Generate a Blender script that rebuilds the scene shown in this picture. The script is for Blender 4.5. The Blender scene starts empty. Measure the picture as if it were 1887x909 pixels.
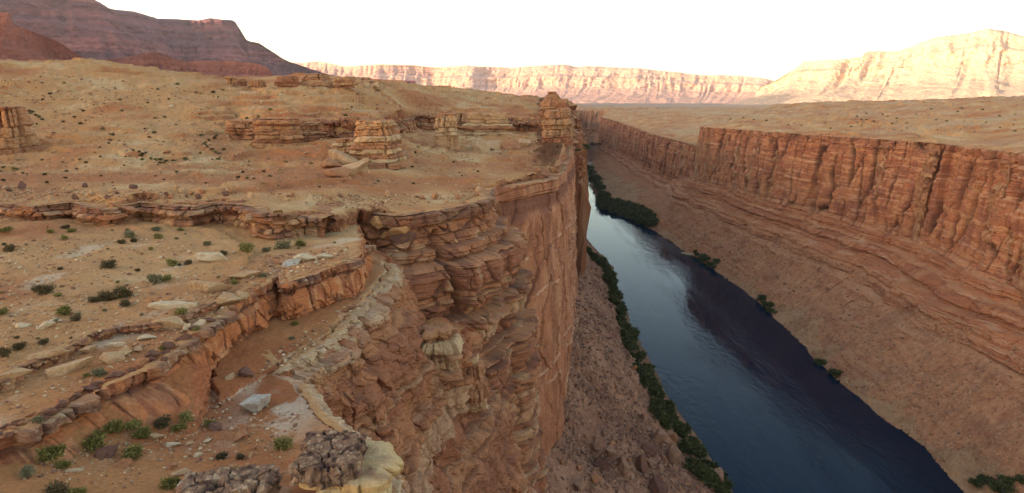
import bpy, math, random, time
import numpy as np
T0 = time.time()
random.seed(7)
RNG = np.random.RandomState(11)
F4 = np.float32
scene = bpy.context.scene
COL = scene.collection

# ------------------------------------------------------------------ camera model (used to survey the photograph)
FPX, CXP, CYP, PITCH = 1124.0, 943.5, 454.5, math.radians(13.5)
CP, SP = math.cos(PITCH), math.sin(PITCH)

def ray(px, py):
    u = (px - CXP) / FPX; v = (CYP - py) / FPX
    return np.array([u, CP + SP * v, -SP + CP * v])
def P(px, py, t):                       # surveyed point: sight line and distance
    return ray(px, py) * t
def PZ(px, py, z):                      # surveyed point: sight line and elevation
    d = ray(px, py); return d * (z / d[2])

# ------------------------------------------------------------------ numpy noise
def _hash(ix, iy, iz, seed):
    with np.errstate(over='ignore'):
        h = (ix.astype(np.uint32) * np.uint32(374761393)) ^ (iy.astype(np.uint32) * np.uint32(668265263)) \
            ^ (iz.astype(np.uint32) * np.uint32(2246822519)) ^ np.uint32((seed * 3266489917 + 97) & 0xffffffff)
        h = (h ^ (h >> np.uint32(15))) * np.uint32(2246822519)
        h = (h ^ (h >> np.uint32(13))) * np.uint32(3266489917)
        return h ^ (h >> np.uint32(16))
def _rnd(ix, iy, iz, seed):
    return (_hash(ix, iy, iz, seed) >> np.uint32(8)).astype(F4) * F4(1 / 16777216.0)
def _prep(a):
    f = np.floor(a); return f.astype(np.int32), (a - f).astype(F4)
def vnoise2(x, y, seed=0):              # value noise, -1..1
    ix, fx = _prep(x); iy, fy = _prep(y); z = np.zeros(1, np.int32)
    ux = fx * fx * (3 - 2 * fx); uy = fy * fy * (3 - 2 * fy)
    a = _rnd(ix, iy, z, seed); b = _rnd(ix + 1, iy, z, seed)
    c = _rnd(ix, iy + 1, z, seed); d = _rnd(ix + 1, iy + 1, z, seed)
    return ((a + (b - a) * ux) * (1 - uy) + (c + (d - c) * ux) * uy) * 2 - 1
def vnoise3(x, y, zz, seed=0):
    ix, fx = _prep(x); iy, fy = _prep(y); iz, fz = _prep(zz)
    ux = fx * fx * (3 - 2 * fx); uy = fy * fy * (3 - 2 * fy); uz = fz * fz * (3 - 2 * fz)
    out = 0
    for k in (0, 1):
        a = _rnd(ix, iy, iz + k, seed); b = _rnd(ix + 1, iy, iz + k, seed)
        c = _rnd(ix, iy + 1, iz + k, seed); d = _rnd(ix + 1, iy + 1, iz + k, seed)
        v = (a + (b - a) * ux) * (1 - uy) + (c + (d - c) * ux) * uy
        out = out + v * (uz if k else (1 - uz))
    return out * 2 - 1
def fbm2(x, y, octv=4, seed=0, gain=0.5):
    s = 0; a = 1.0; n = 0
    for o in range(octv):
        s = s + a * vnoise2(x * (2.03 ** o) + 17.3 * o, y * (2.03 ** o) - 9.1 * o, seed + o); n += a; a *= gain
    return s / n
def fbm3(x, y, z, octv=4, seed=0, gain=0.5):
    s = 0; a = 1.0; n = 0
    for o in range(octv):
        k = 2.03 ** o
        s = s + a * vnoise3(x * k + 5.3 * o, y * k - 3.1 * o, z * k + 7.7 * o, seed + o); n += a; a *= gain
    return s / n
def cell2(x, y, seed=0, zi=None):       # voronoi: f1, f2, random of nearest cell
    ix, fx = _prep(x); iy, fy = _prep(y)
    zi = np.zeros(1, np.int32) if zi is None else zi
    f1 = np.full(x.shape, 9, F4); f2 = f1.copy(); rid = np.zeros(x.shape, F4)
    for dx in (-1, 0, 1):
        for dy in (-1, 0, 1):
            jx = ix + dx; jy = iy + dy
            px = dx + _rnd(jx, jy, zi, seed) - fx; py = dy + _rnd(jx, jy, zi, seed + 1) - fy
            d = px * px + py * py
            m = d < f1
            f2 = np.where(m, f1, np.minimum(f2, d)); f1 = np.where(m, d, f1)
            rid = np.where(m, _rnd(jx, jy, zi, seed + 2), rid)
    return np.sqrt(f1), np.sqrt(f2), rid
def sstep(a, b, x):
    t = np.clip((x - a) / (b - a), 0, 1); return t * t * (3 - 2 * t)

# ------------------------------------------------------------------ plan geometry
def sdist(X, Y, poly, want_s=False):    # signed distance to a closed plan polygon, negative inside
    X = X.astype(F4); Y = Y.astype(F4)
    d2 = np.full(X.shape, 1e12, F4); ins = np.zeros(X.shape, bool)
    S = np.zeros(X.shape, F4) if want_s else None
    acc = 0.0; n = len(poly)
    for i in range(n):
        ax, ay = poly[i][:2]; bx, by = poly[(i + 1) % n][:2]
        ex, ey = bx - ax, by - ay; L2 = ex * ex + ey * ey + 1e-9
        wx = X - F4(ax); wy = Y - F4(ay)
        h = np.clip((wx * F4(ex) + wy * F4(ey)) * F4(1 / L2), 0, 1)
        dx = wx - h * F4(ex); dy = wy - h * F4(ey); dd = dx * dx + dy * dy
        if want_s:
            m = dd < d2; S[m] = acc + h[m] * F4(math.sqrt(L2)); acc += math.sqrt(L2)
        d2 = np.minimum(d2, dd)
        if abs(ey) > 1e-9:
            c = (ay > Y) != (by > Y)
            ins ^= c & (X < ax + (Y - ay) * (ex / ey))
    d = np.sqrt(d2); d = np.where(ins, -d, d)
    return (d, S) if want_s else d

class Top:                               # smooth surface through surveyed points, in (bearing, log distance)
    def __init__(self, pts):
        p = np.array(pts, float); q = self.key(p[:, 0], p[:, 1]); n = len(p)
        A = self.phi(np.hypot(q[:, None, 0] - q[None, :, 0], q[:, None, 1] - q[None, :, 1])) - np.eye(n) * 0.004
        M = np.zeros((n + 1, n + 1)); M[:n, :n] = A; M[n, :n] = 1; M[:n, n] = 1
        b = np.zeros(n + 1); b[:n] = p[:, 2]
        self.w = np.linalg.solve(M, b); self.q = q
    @staticmethod
    def phi(d): return np.sqrt(d * d + 0.0025)
    @staticmethod
    def key(x, y):
        return np.stack([np.arctan2(x, y) * 1.6, np.log(np.hypot(x, y) + 1e-6)], -1)
    def __call__(self, X, Y):            # X, Y on the polar grid: solve coarsely and interpolate
        st = 12
        nc, nr = X.shape
        ci = np.unique(np.r_[np.arange(0, nc, st), nc - 1]); ri = np.unique(np.r_[np.arange(0, nr, st), nr - 1])
        q = self.key(X[np.ix_(ci, ri)], Y[np.ix_(ci, ri)])
        z = np.full(q.shape[:2], self.w[-1])
        for k in range(len(self.q)):
            z += self.w[k] * self.phi(np.hypot(q[..., 0] - self.q[k, 0], q[..., 1] - self.q[k, 1]))
        z1 = np.empty((len(ci), nr), F4)
        for i in range(len(ci)): z1[i] = np.interp(np.arange(nr), ri, z[i])
        k = np.clip(np.searchsorted(ci, np.arange(nc), side='right') - 1, 0, len(ci) - 2)
        f = ((np.arange(nc) - ci[k]) / (ci[k + 1] - ci[k])).astype(F4)[:, None]
        return z1[k] * (1 - f) + z1[k + 1] * f

XY = lambda x, y, z=0: np.array([x, y, z], float)

# ------------------------------------------------------------------ layered rock (strata)
class Strata:
    def __init__(self, z0, z1, mean, seed):
        r = np.random.RandomState(seed); b = [z0]
        while b[-1] < z1: b.append(b[-1] + mean * float(np.clip(r.lognormal(-0.15, 0.65), 0.25, 3.2)))
        self.b = np.array(b); n = len(b)
        self.p = np.where(r.rand(n) < 0.30, r.uniform(0.0, 0.3, n), r.uniform(0.45, 1.0, n)).astype(F4)
        self.c = r.rand(n).astype(F4); self.n = n
    def __call__(self, z):
        k = np.clip(np.searchsorted(self.b, z, side='right') - 1, 0, self.n - 2)
        th = (self.b[k + 1] - self.b[k]); u = ((z - self.b[k]) / th).astype(F4)
        e = np.minimum(u, 1 - u) * th            # metres from the nearest bedding plane
        return k.astype(np.int32), u, e.astype(F4)

# ------------------------------------------------------------------ surveyed plan of the place
RIV = -142.0
wr = [PZ(a, b, RIV) for a, b in ((1775,909),(1700,822),(1610,762),(1545,702),(1500,662),(1420,577),(1330,507),(1260,464),(1200,420),(1112,384),(1088,345),(1082,312),(1106,282),(1112,268))]
WR = [XY(172,-150), XY(171,60)] + wr + [XY(430, 2300), XY(3000, 2300), XY(3000, -150)]
wl = [PZ(a, b, RIV) for a, b in ((1350,909),(1320,860),(1290,812),(1240,745),(1207,680),(1170,610),(1145,550),(1132,495),(1100,466),(1058,447))]
WL = [XY(70,-150), XY(76,80)] + wl + [P(1048,400,800), P(1049,350,1000), P(1050,300,1400), P(1052,270,2030), XY(-200,2300), XY(-2000,2300), XY(-2000,-150)]

def zz(seq, z): return [PZ(a, b, z) for a, b in seq]
A_e = zz(((-330,930),(-150,872),(0,808),(60,785),(130,742),(200,708),(250,690),(300,658),(335,628),(370,600),(402,582)), -20.4) + zz(((400,566),(440,548),(503,516),(492,480),(497,474),(511,497),(517,524),(570,508),(640,483),(660,472)), -20.0) + [P(668,455,92), P(660,430,112), P(560,400,125), P(200,380,125), P(-400,400,110)]
A2_e = zz(((-300,800),(-120,735),(0,700),(40,668),(100,652),(165,614),(215,600),(290,592),(372,566),(395,545),(410,520),(440,505)), -19.5) + [P(470,470,82), P(420,440,92), P(200,400,110), P(-400,420,95)]
B_e = zz(((400,760),(445,722),(485,696),(530,668),(575,640),(622,615),(645,575),(672,560),(694,528),(722,502),(708,478),(690,455)), -25.0) + [P(640,430,108), P(560,440,100), P(380,600,62)]
C_e = zz(((760,1040),(735,960),(712,890),(662,815),(600,772),(572,742),(556,700),(470,668)), -25.0) + [P(380,650,60), XY(-60,60), XY(-60,-10), XY(0,-10)]
D_e = zz(((-420,400),(-150,384),(0,374),(70,380),(130,372),(200,385),(260,372),(350,380),(400,372),(450,374),(500,392)), -16.0) + zz(((560,398),(610,400),(650,385)), -17.8) + zz(((690,392),(740,398),(800,388),(850,380)), -19.6) + zz(((893,368),(907,344)), -20.2) \
    + [P(930,349,150), P(960,343,155), P(990,337,164), P(1018,332,177), P(1038,320,203), P(1048,296,240), P(1051,274,285), P(1052,252,340), P(1052,230,420), P(1050,220,520), P(1048,210,640), P(1046,210,900), P(1046,205,1300), P(1040,203,1900), XY(-200,2600), XY(-3000,2600), XY(-3000,100), XY(-300,40)]
E_e = [P(395,246,215), P(420,240,200), P(470,236,196), P(520,240,190), P(570,236,192), P(640,244,192), P(700,236,205), P(720,226,240), P(760,217,300), P(830,216,320), P(900,216,322), P(960,222,322), P(1030,222,324), P(1049,220,332), P(1051,215,420), P(1050,215,520), P(1048,212,640), P(1046,210,900), P(900,190,1200), P(500,150,700), P(300,150,420)]
G_e = [P(975,186,470), P(1000,182,440), P(1036,180,430), P(1041,178,470), P(1030,175,540), P(985,178,560)]
K_e = [P(705,668,78), P(742,668,82), P(757,660,84), P(762,640,85), P(775,650,86), P(800,665,87), P(835,650,92), P(852,616,100), P(800,590,106), P(730,600,92)]
N_e = [P(690,440,116), P(740,455,119), P(795,452,122), P(800,440,126), P(806,452,122), P(860,458,123), P(905,456,127), P(925,446,134), P(915,420,146), P(880,400,160), P(700,400,140)]
O_e = [P(722,560,110), P(760,572,112), P(820,574,114), P(890,582,118), P(940,572,126), P(952,556,133), P(935,520,150), P(880,500,160), P(700,500,130)]
M_e = [P(790,676,108), P(850,668,110), P(905,652,116), P(925,640,126), P(936,630,136), P(930,600,150), P(860,600,150), P(770,640,125)]
R1_e = [XY(265,-150), XY(262,60), XY(256,160), PZ(1990,296,-24.5)] + [PZ(a, b, z) for a, b, z in ((1887,284,-25),(1780,269,-25.4),(1700,262,-25.8),(1600,255,-26),(1520,250,-26.6),(1450,245,-27),(1380,240,-28),(1340,237,-28.6),(1300,234,-29))] + [P(1306,231,760), P(1345,226,900), P(1430,220,1150), P(1900,200,1500), XY(3000, 1800), XY(3000, -150)]
R2_e = [P(1420,262,600), P(1330,272,700), P(1290,269,770), P(1240,256,860), P(1200,244,1000), P(1165,232,1180), P(1135,222,1350), P(1112,216,1500), P(1116,210,1800), P(1118,206,2150), XY(3000,2500), XY(3000,700), XY(800,500)]
Q_e = [XY(-400,2040), P(1030,203,2040), P(1060,203,2060), P(1085,203,2080), P(1100,204,2060), P(1116,204,2030), P(1150,203,2000), XY(600,2600), XY(600,3400), XY(-400,3400)]

TOPS = dict(
 A=Top(zz(((-330,930),(0,808),(200,708),(335,628),(402,582),(120,720),(250,640)), -20.4) + zz(((440,548),(503,516),(570,508),(640,483),(560,470),(470,470)), -20.0) + [P(100,430,96), P(400,430,94), P(600,425,100)]),
 A2=Top(zz(((-300,800),(0,700),(165,614),(372,566),(440,505)), -19.6) + [PZ(0,600,-19.0), PZ(200,560,-19.3), PZ(300,500,-19.4), PZ(100,470,-18.8), PZ(0,430,-18.3), PZ(350,450,-19.4), PZ(250,425,-18.9)]),
 B=Top(zz(((445,722),(530,668),(622,615),(694,528),(722,502)), -25.0) + zz(((420,690),(520,600),(640,560)), -24.4)),
 C=Top([PZ(0,840,-21.8), PZ(0,909,-22), PZ(150,840,-23), PZ(300,770,-24.6), PZ(400,720,-25.3), PZ(480,740,-25.3), PZ(560,740,-25), PZ(300,860,-24), PZ(200,909,-23), PZ(500,850,-24.6), PZ(600,900,-24.6), PZ(700,909,-25), PZ(-200,950,-21)]),
 D=Top([PZ(0,374,-16), PZ(250,372,-16), PZ(450,374,-16), PZ(610,400,-17.8), PZ(740,398,-19.6), PZ(893,368,-20.2), PZ(1000,338,-20.2)]
   + [P(*q) for q in ((100,335,122),(300,318,140),(440,300,160),(600,325,138),(800,338,143),(960,322,172),(0,300,150),(300,250,182),(430,268,185),(560,275,180),(500,330,135),(180,200,215),(60,230,200),(400,190,232),(100,116,262),(0,114,255),(200,122,268),(300,136,275),(450,152,290),(620,300,165),(700,270,192),(750,290,195),(900,282,245),(960,290,232),(1000,256,290),(1040,280,255),(850,262,280),(720,250,230),(1045,240,360),(290,296,152),(230,255,172),(360,262,172))]
   + [P(100,130,330), P(300,150,350), P(0,130,330), P(500,170,420), P(700,175,600), P(900,180,800), P(1040,195,900), P(1040,203,1900), P(300,170,900)]),
 E=Top([P(*q) for q in ((395,238,205),(430,228,200),(520,226,192),(570,228,193),(640,226,193),(700,226,206),(760,214,302),(850,213,322),(960,216,324),(1040,218,328),(450,185,240),(560,190,232),(520,153,290),(600,143,298),(660,150,305),(440,152,292),(700,156,330),(720,190,290),(770,159,380),(850,164,450),(900,190,400),(960,195,390),(1000,180,520),(1040,200,440))]
   + [P(600,160,420), P(700,168,520), P(900,172,700), P(1040,195,700), P(350,150,400)]),
 G=Top([P(985,178,460), P(1005,173,445), P(1030,170,438), P(1030,171,500), P(1000,172,520)]),
 K=Top([P(705,640,80), P(760,628,87), P(830,618,94), P(800,590,104)]),
 N=Top([P(690,425,118), P(795,432,124), P(860,436,126), P(925,436,136), P(880,410,158)]),
 O=Top([P(722,548,112), P(820,556,116), P(890,560,121), P(952,548,134), P(880,510,158)]),
 M=Top([P(790,664,110), P(850,652,112), P(905,638,118), P(955,620,136), P(880,600,150)]),
 R1=Top([q for q in R1_e[2:13]] + [P(*q) for q in ((1887,232,440),(1700,216,600),(1500,216,760),(1400,217,850),(1350,222,880),(1887,181,830),(1800,184,880),(1650,186,950),(1560,190,980),(1450,194,1050),(1340,203,1150),(1990,185,800))] + [P(1900,186,1500), P(1500,196,1700), P(1300,200,1700)]),
 R2=Top([q for q in R2_e[1:9]] + [P(*q) for q in ((1300,252,860),(1250,228,1150),(1190,208,1650),(1300,215,1250),(1140,203,2100),(1240,200,2100),(1400,200,1900))]),
 Q=Top([P(1030,203,2040), P(1085,203,2080), P(1150,203,2000), P(1085,198,2600)]),
)
PROF = dict(
 A=((-9,0,.35,.8,1.2,5,22,26),(0,0,2.6,4.2,5.2,9,46,120)), A2=((-9,0,.25,.5,1.5,1.8),(0,0,.6,.8,1.0,4)),
 B=((-9,0,.4,1.2,2.0,6,28,33),(0,0,1.6,3.4,5.2,13,68,150)), C=((-9,0,.4,1.4,6,24,29),(0,0,3.0,6,18,70,150)),
 D=((-9,0,.5,1.0,1.4,2.6,4.5,7,9),(0,0,3.2,4.4,6.5,30,64,98,140)),
 E=((-9,0,.8,1.6,3,6,9),(0,0,3.5,6,8.5,12,40)), G=((-9,0,1,2,4,7),(0,0,5,10,18,50)),
 K=((-9,0,.8,2.2,4,17,20),(0,0,5,11,15,52,120)), N=((-9,0,.5,1.3,2.4,3.4),(0,0,4,8,12,60)),
 O=((-9,0,.4,1.2,2.0,3.2),(0,0,2.5,5.5,10,60)), M=((-9,0,.4,1.4,3.2,5),(0,0,2.5,9,22,80)),
 R1=((-9,0,.8,1.4,2.2,4.5,8,9),(0,0,3,4,6,28,70,120)),
 R2=((-9,0,.8,1.4,6,8),(0,0,3,4,34,90)), Q=((-9,0,6,30,60),(0,0,60,90,130)),
)
for _k in PROF: PROF[_k] = (PROF[_k][0] + (PROF[_k][0][-1] + 1.5,), PROF[_k][1] + (PROF[_k][1][-1] + 260,))
POLY = dict(A=A_e, A2=A2_e, B=B_e, C=C_e, D=D_e, E=E_e, G=G_e, K=K_e, N=N_e, O=O_e, M=M_e, R1=R1_e, R2=R2_e, Q=Q_e)
ORDER = ['A','A2','B','C','D','E','K','R1','R2','Q']
R1_ID, R2_ID, Q_ID = 8, 9, 10; R_IDS = (8, 9, 10)
RANGE = dict(A=(14,150), A2=(14,150), B=(30,190), C=(14,170), D=(70,3000), E=(150,1500), G=(380,650), K=(60,190), N=(90,200), O=(90,200), M=(90,220), R1=(150,3000), R2=(400,3000), Q=(1700,3000))
WARP = dict(A=.35, A2=.35, B=.5, C=.4, D=.9, E=2.2, G=3.0, K=.8, N=.8, O=.8, M=.8, R1=2.6, R2=5.0, Q=14.0)

# ------------------------------------------------------------------ land on a polar survey grid
NC, NR, NV = 1700, 2800, 1380
R0, R1R = 14.0, 3000.0
pxc = np.linspace(-290, 2180, NC)
az = np.arctan2((pxc - CXP) / FPX, 0.985).astype(F4)
rr = np.exp(np.linspace(math.log(R0), math.log(R1R), NR)).astype(F4)

def land_height():
    H = np.full((NC, NR), -146.0, F4); ID = np.zeros((NC, NR), np.int8); DR = np.zeros((NC, NR), F4)
    sx, sy = np.sin(az)[:, None], np.cos(az)[:, None]
    def put(h, sl, code, dr=None):
        m = h > H[:, sl]; H[:, sl][m] = h[m]; ID[:, sl][m] = code; DR[:, sl][m] = 0 if dr is None else dr[m]
    # talus aprons rising from both shores
    for code, poly, slope, cap in ((20, WL, .72, -82.0), (21, WR, .74, -104.0)):
        sl = slice(int(np.searchsorted(rr, 60)), NR)
        X = sx * rr[None, sl]; Y = sy * rr[None, sl]
        n = fbm2(X / 26, Y / 26, 3, 5) * 3.5
        d = -sdist(X + n, Y + n * .5, poly)
        up = sstep(165, 300, Y)
        if code == 21:
            far = sstep(620, 760, Y)
            sl_ = .50 * (1 - .50 * far); capv = cap - 6 + far * 8
        else: sl_ = .54 + .50 * sstep(160, 235, Y); capv = -114 + 60 * sstep(-10, 2, X + (Y - 160) * .1)
        h = np.where(d > 0, RIV - .3 + np.minimum(np.minimum(d * 1.1, 1.2 + d * .25 + 6 * 0) , 1e9) * 0 + d * sl_, RIV - 4 + np.maximum(d, -30) * .1)
        h = np.minimum(h, capv + fbm2(X / 40, Y / 40, 2, 9) * 4)
        h += fbm2(X / 9, Y / 9, 3, 61) * .9 * sstep(0, 8, d)
        put(h.astype(F4), sl, code)
    for code, name in enumerate(ORDER, 1):
        a, b = RANGE[name]
        sl = slice(int(np.searchsorted(rr, a)), int(np.searchsorted(rr, b)))
        R = rr[None, sl]; X = sx * R; Y = sy * R
        w = WARP[name]; k = 1 / (w * 5.0)
        wx = fbm2(X * k, Y * k, 4, 31 + code, .55) * w * 1.6; wy = fbm2(X * k + 40, Y * k - 7, 4, 77 + code, .55) * w * 1.6
        if name == 'D':
            calm = 1 - .85 * sstep(-5, -2, X) * sstep(146, 150, Y); wx = wx * calm; wy = wy * calm
        d, S = sdist(X + wx, Y + wy, POLY[name], True)
        pc = pxc.astype(F4)[:, None]
        if name == 'R1': d = d + 4.0 * (Y < 900)
        if name == 'R2': d = d + 6.0
        if name == 'E': d = d + 1.6
        if name == 'A': d = d + .7
        if name == 'A2': d = d + .35
        if name in ('B', 'C'): d = d + .5
        if name == 'D': d = d + 1.4 * (Y < 200)
        if name == 'D': d = d + 3.2 * sstep(-6.5, -4, X) * sstep(143, 147, Y)
        if name in ('R1', 'R2', 'Q'):
            sc = {'R1': 1.0, 'R2': 1.7, 'Q': 3.0}[name]
            q = S / (11.0 * sc) + vnoise2(S / (23 * sc), S * 0, 3) * .9
            i0 = np.floor(q).astype(np.int32); zi = np.zeros(1, np.int32)
            c0 = _rnd(i0, zi, zi, 5); fr = q - i0
            d = d - (c0 - .35) * 1.9 * sc - vnoise2(S / (60 * sc), S * 0 + 3, 8) * 4.0 * sc - vnoise2(S / (3.2 * sc), S * 0 + 9, 12) * .5 * sc
            crack = np.exp(-(np.minimum(fr, 1 - fr) * 11.0 / .33) ** 2) * (_rnd(np.where(fr > .5, i0 + 1, i0), zi, zi, 6) > .66)
            d = d + crack * 3.5 * sc * (d > .3)
        elif name in ('A', 'D', 'B'):
            f1, f2, cid = cell2(S / 3.4, S * 0 + .5, 21)
            d = d - (cid - .5) * .5 * (2.6 * calm if name == 'D' else 1.0)
        top = TOPS[name](X, Y)
        g = fbm2(X / 16, Y / 16, 4, 41) * np.clip(R / 170, .18, 4) * .8 + fbm2(X / 60, Y / 60, 3, 45) * np.clip(R / 200, 0, 3) * 1.3
        top = top + g * np.minimum(1, .25 + np.maximum(-d, 0) / 20)
        if name in ('D', 'E', 'A2', 'R1'):        # low natural steps where harder beds break the slope
            per = {'D': 1.5, 'E': 1.9, 'A2': .5, 'R1': 3.0}[name]
            q = (top + fbm2(X / 22, Y / 22, 3, 51) * .9 * per) / per
            fr = q - np.floor(q)
            stp = sstep(.0, .10, fr) - fr
            msk = sstep(.05, .40, fbm2(X / (14 * per), Y / (9 * per), 4, 55) + {'D': .14, 'E': .24, 'A2': -.02, 'R1': -.06}[name])
            top = top + stp * per * msk * .9
        dr = np.interp(d, *PROF[name]).astype(F4)
        if name == 'A':                            # the broken rim grades into a pale apron towards the near end
            ap = np.interp(d, (-9, 0, .25, .5, 5.5, 9, 12), (0, 0, .9, 1.3, 4.0, 7.0, 300)).astype(F4)
            gg = 1 - sstep(300, 390, pxc.astype(F4))[:, None]
            dr = dr + (np.minimum(ap, 60) - dr) * gg
        put((top - dr).astype(F4), sl, code, dr)
    return H, ID, DR

H, ID, DRG = land_height()
print('height', time.time() - T0)

def boxblur(a, n, axis):
    k = 2 * n + 1
    p = np.pad(a, [(n + 1, n) if i == axis else (0, 0) for i in range(a.ndim)], mode='edge')
    c = np.cumsum(p, axis=axis, dtype=np.float64)
    hi = [slice(None)] * a.ndim; lo = [slice(None)] * a.ndim
    hi[axis] = slice(k, None); lo[axis] = slice(0, -k)
    return ((c[tuple(hi)] - c[tuple(lo)]) / k).astype(F4)

# rows of every bearing are redistributed so that cliffs get as many as flats do
el = np.arctan2(H, rr[None, :])
de = np.diff(el, axis=1); dl = np.log(rr[1] / rr[0])
dh = np.abs(np.diff(H, axis=1)) / rr[None, 1:]
wgt = np.where(de > 0, de, -de * .25) * FPX + dl * FPX * .055 + dh * FPX * .15
wgt = boxblur(boxblur(wgt.astype(F4), 22, 0), 22, 0)
cum = np.concatenate([np.zeros((NC, 1), F4), np.cumsum(wgt, axis=1)], axis=1); cum /= cum[:, -1:]
VR = np.empty((NC, NV), F4); VZ = VR.copy(); VI = np.empty((NC, NV), np.int8); VD = VR.copy()
uu = np.linspace(0, 1, NV); kk = np.arange(NR)
for i in range(NC):
    f = np.interp(uu, cum[i], kk)
    VR[i] = np.interp(f, kk, rr); VZ[i] = np.interp(f, kk, H[i]); VD[i] = np.interp(f, kk, DRG[i]); VI[i] = ID[i, np.clip(np.round(f).astype(int), 0, NR - 1)]
PX = np.sin(az)[:, None] * VR; PY = np.cos(az)[:, None] * VR; PZg = VZ
HG = H; del el, de, dh, wgt, cum, H, ID, DRG
print('resampled', time.time() - T0)

def grid_normals(x, y, z):
    ax, ay, az_ = np.gradient(x, axis=0), np.gradient(y, axis=0), np.gradient(z, axis=0)
    bx, by, bz = np.gradient(x, axis=1), np.gradient(y, axis=1), np.gradient(z, axis=1)
    nx = ay * bz - az_ * by; ny = az_ * bx - ax * bz; nz = ax * by - ay * bx
    l = np.sqrt(nx * nx + ny * ny + nz * nz) + 1e-12
    s = np.where(nz < 0, -1, 1) / l
    return nx * s, ny * s, nz * s
nx, ny, nz = grid_normals(PX, PY, PZg)
nzf = boxblur(boxblur(nz, 1, 0), 1, 1)
nx, ny, nz = [boxblur(boxblur(a, 3, 0), 3, 1) for a in (nx, ny, nz)]
l = np.sqrt(nx**2 + ny**2 + nz**2) + 1e-9; nx /= l; ny /= l; nz /= l
steep = 1 - sstep(.45, .80, nz)                       # 1 on rock faces
hl = np.sqrt(nx**2 + ny**2) + 1e-6; hx, hy = nx / hl, ny / hl
RD = np.sqrt(PX**2 + PY**2)
isR = np.isin(VI, R_IDS)            # right-bank walls
isTal = (VI >= 20) | (VI == 0)
smooth = (sstep(-6, -2, PX) * sstep(146, 150, PY) * (VI == 5) * sstep(1, 4, VD)).astype(F4)      # the sheer face of the headland
alcove = ((np.isin(VI, (3, 4, 7)) & (VD > 1.2)) | ((VI == 1) & (VD > 7) & (RD > 52))).astype(F4)
steep = np.maximum(steep, boxblur(boxblur(alcove, 3, 0), 3, 1) * .75)

sL = Strata(-150, 60, 1.35, 5); sR = Strata(-150, 60, 2.6, 8); sF = Strata(-150, 60, .38, 9)
dipL = PX * .012 - PY * .02 * 0 + fbm2(PX / 40, PY / 40, 3, 71) * 1.1
zl = PZg + dipL
zr = PZg + PY * .007 + fbm2(PX / 90, PY / 90, 3, 72) * 2.0
out = np.zeros_like(PX); lay = np.zeros(PX.shape, F4); rec = np.zeros(PX.shape, F4)
LC = np.zeros(PX.shape, F4)
def ledges(mask, st, z, freq, amp, seed, crackd, fadj=None):
    x, y, w = PX[mask], PY[mask], z[mask]
    jx = fbm2(x / 9, y / 9, 2, seed + 30) * 3.0; jy = fbm2(x / 9 + 7, y / 9, 2, seed + 31) * 3.0
    k, u, e = st(w)
    p = st.p[k] + fbm2(x * freq * .6 + k * 3.7, y * freq * .6 - k * 1.3, 2, seed) * .38
    f1, f2, rid = cell2((x + jx) * freq + (k % 7) * .37, (y + jy) * freq + (k % 5) * .61, seed + 3, k // 2)
    p = p + (rid - .5) * .5
    rnd = sstep(0, .12, u) * .3 + .7; rnd = rnd * (1 - .2 * sstep(.75, 1, u))
    o = np.clip(p, -.1, 1.3) * rnd * amp
    bed = np.exp(-(e / .16) ** 2); crk = np.exp(-((f2 - f1) / .07) ** 2)
    o = o - bed * amp * .20 - crk * crackd
    return o, st.c[k], np.maximum(bed * .6, crk), p
mL = (steep > .02) & ~isR & ~isTal
o, c, rc, p = ledges(mL, sL, zl, .24, 1.8, 101, .55)
fx, fy, fz = PX[mL], PY[mL], PZg[mL]
sc = np.clip(RD[mL] / 110, .25, 2.2)
sm = smooth[mL]
k2, u2, e2 = sF(zl[mL])
fine = sF.p[k2] * .34 - np.exp(-(e2 / .05) ** 2) * .14
und = (VI[mL] == 5) * sstep(1.9, 2.6, VD[mL]) * (1 - sstep(4.2, 5.0, VD[mL])) * (PX[mL] < -6) * 1.3
alc = alcove[mL]
b1, b2, bi = cell2((fx + fy * .72) / 1.9 + fbm3(fx / 4, fy / 4, fz / 4, 2, 151) * .5, fz / 1.05 + fbm3(fx / 5, fy / 5, fz / 5, 2, 153) * .5, 155)
c1, c2, ci = cell2((fx - fy * .6) / .8, fz / .5 + fx * .05, 159)
blk = (bi - .5) * .9 - np.exp(-((b2 - b1) / .06) ** 2) * .3 + (ci - .5) * .32
ridg = (1 - 2 * np.abs(fbm3(fx / 8, fy / 8, fz / 11, 4, 141, .6))) * 1.9 * alc
isA = (VI[mL] == 1).astype(F4) * (VD[mL] < 7)
capA = isA * (1 - sstep(.7, 1.1, VD[mL])) * .45
out[mL] = (capA - und + ridg + o * sc * (1 - .45 * alc) * (1 - .62 * isA) * (1 - .9 * sm) + (fine * (.4 + sc) + fbm3(fx / 2.2, fy / 2.2, fz / 2.2, 4, 131, .65) * .45 * sc + blk * sc) * (1 - .6 * sm) + fbm3(fx / 7, fy / 7, fz / 14, 4, 133) * 1.0 * np.minimum(1, sc)) * steep[mL]
LC[mL] = c; rec[mL] = rc * (1 - .8 * sm)
mR = (steep > .02) & isR
o, c, rc, p = ledges(mR, sR, zr, .085, 2.3, 201, 1.2)
fx, fy, fz = PX[mR], PY[mR], PZg[mR]
sc = np.clip(RD[mR] / 420, .6, 3.0)
sG = Strata(-150, 60, .95, 19); k3, u3, e3 = sG(zr[mR]); LCf = sG.c[k3]
out[mR] = (o * sc + (sG.p[k3] * .75 - np.exp(-(e3 / .12) ** 2) * .35) * np.minimum(sc, 1.4) + fbm3(fx / 5, fy / 5, fz / 3, 4, 231, .6) * 1.3 * sc) * steep[mR]
LC[mR] = np.clip(c * .55 + LCf * .5, 0, .999); rec[mR] = rc
QX = PX + hx * out; QY = PY + hy * out; QZ = PZg.copy()
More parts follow.
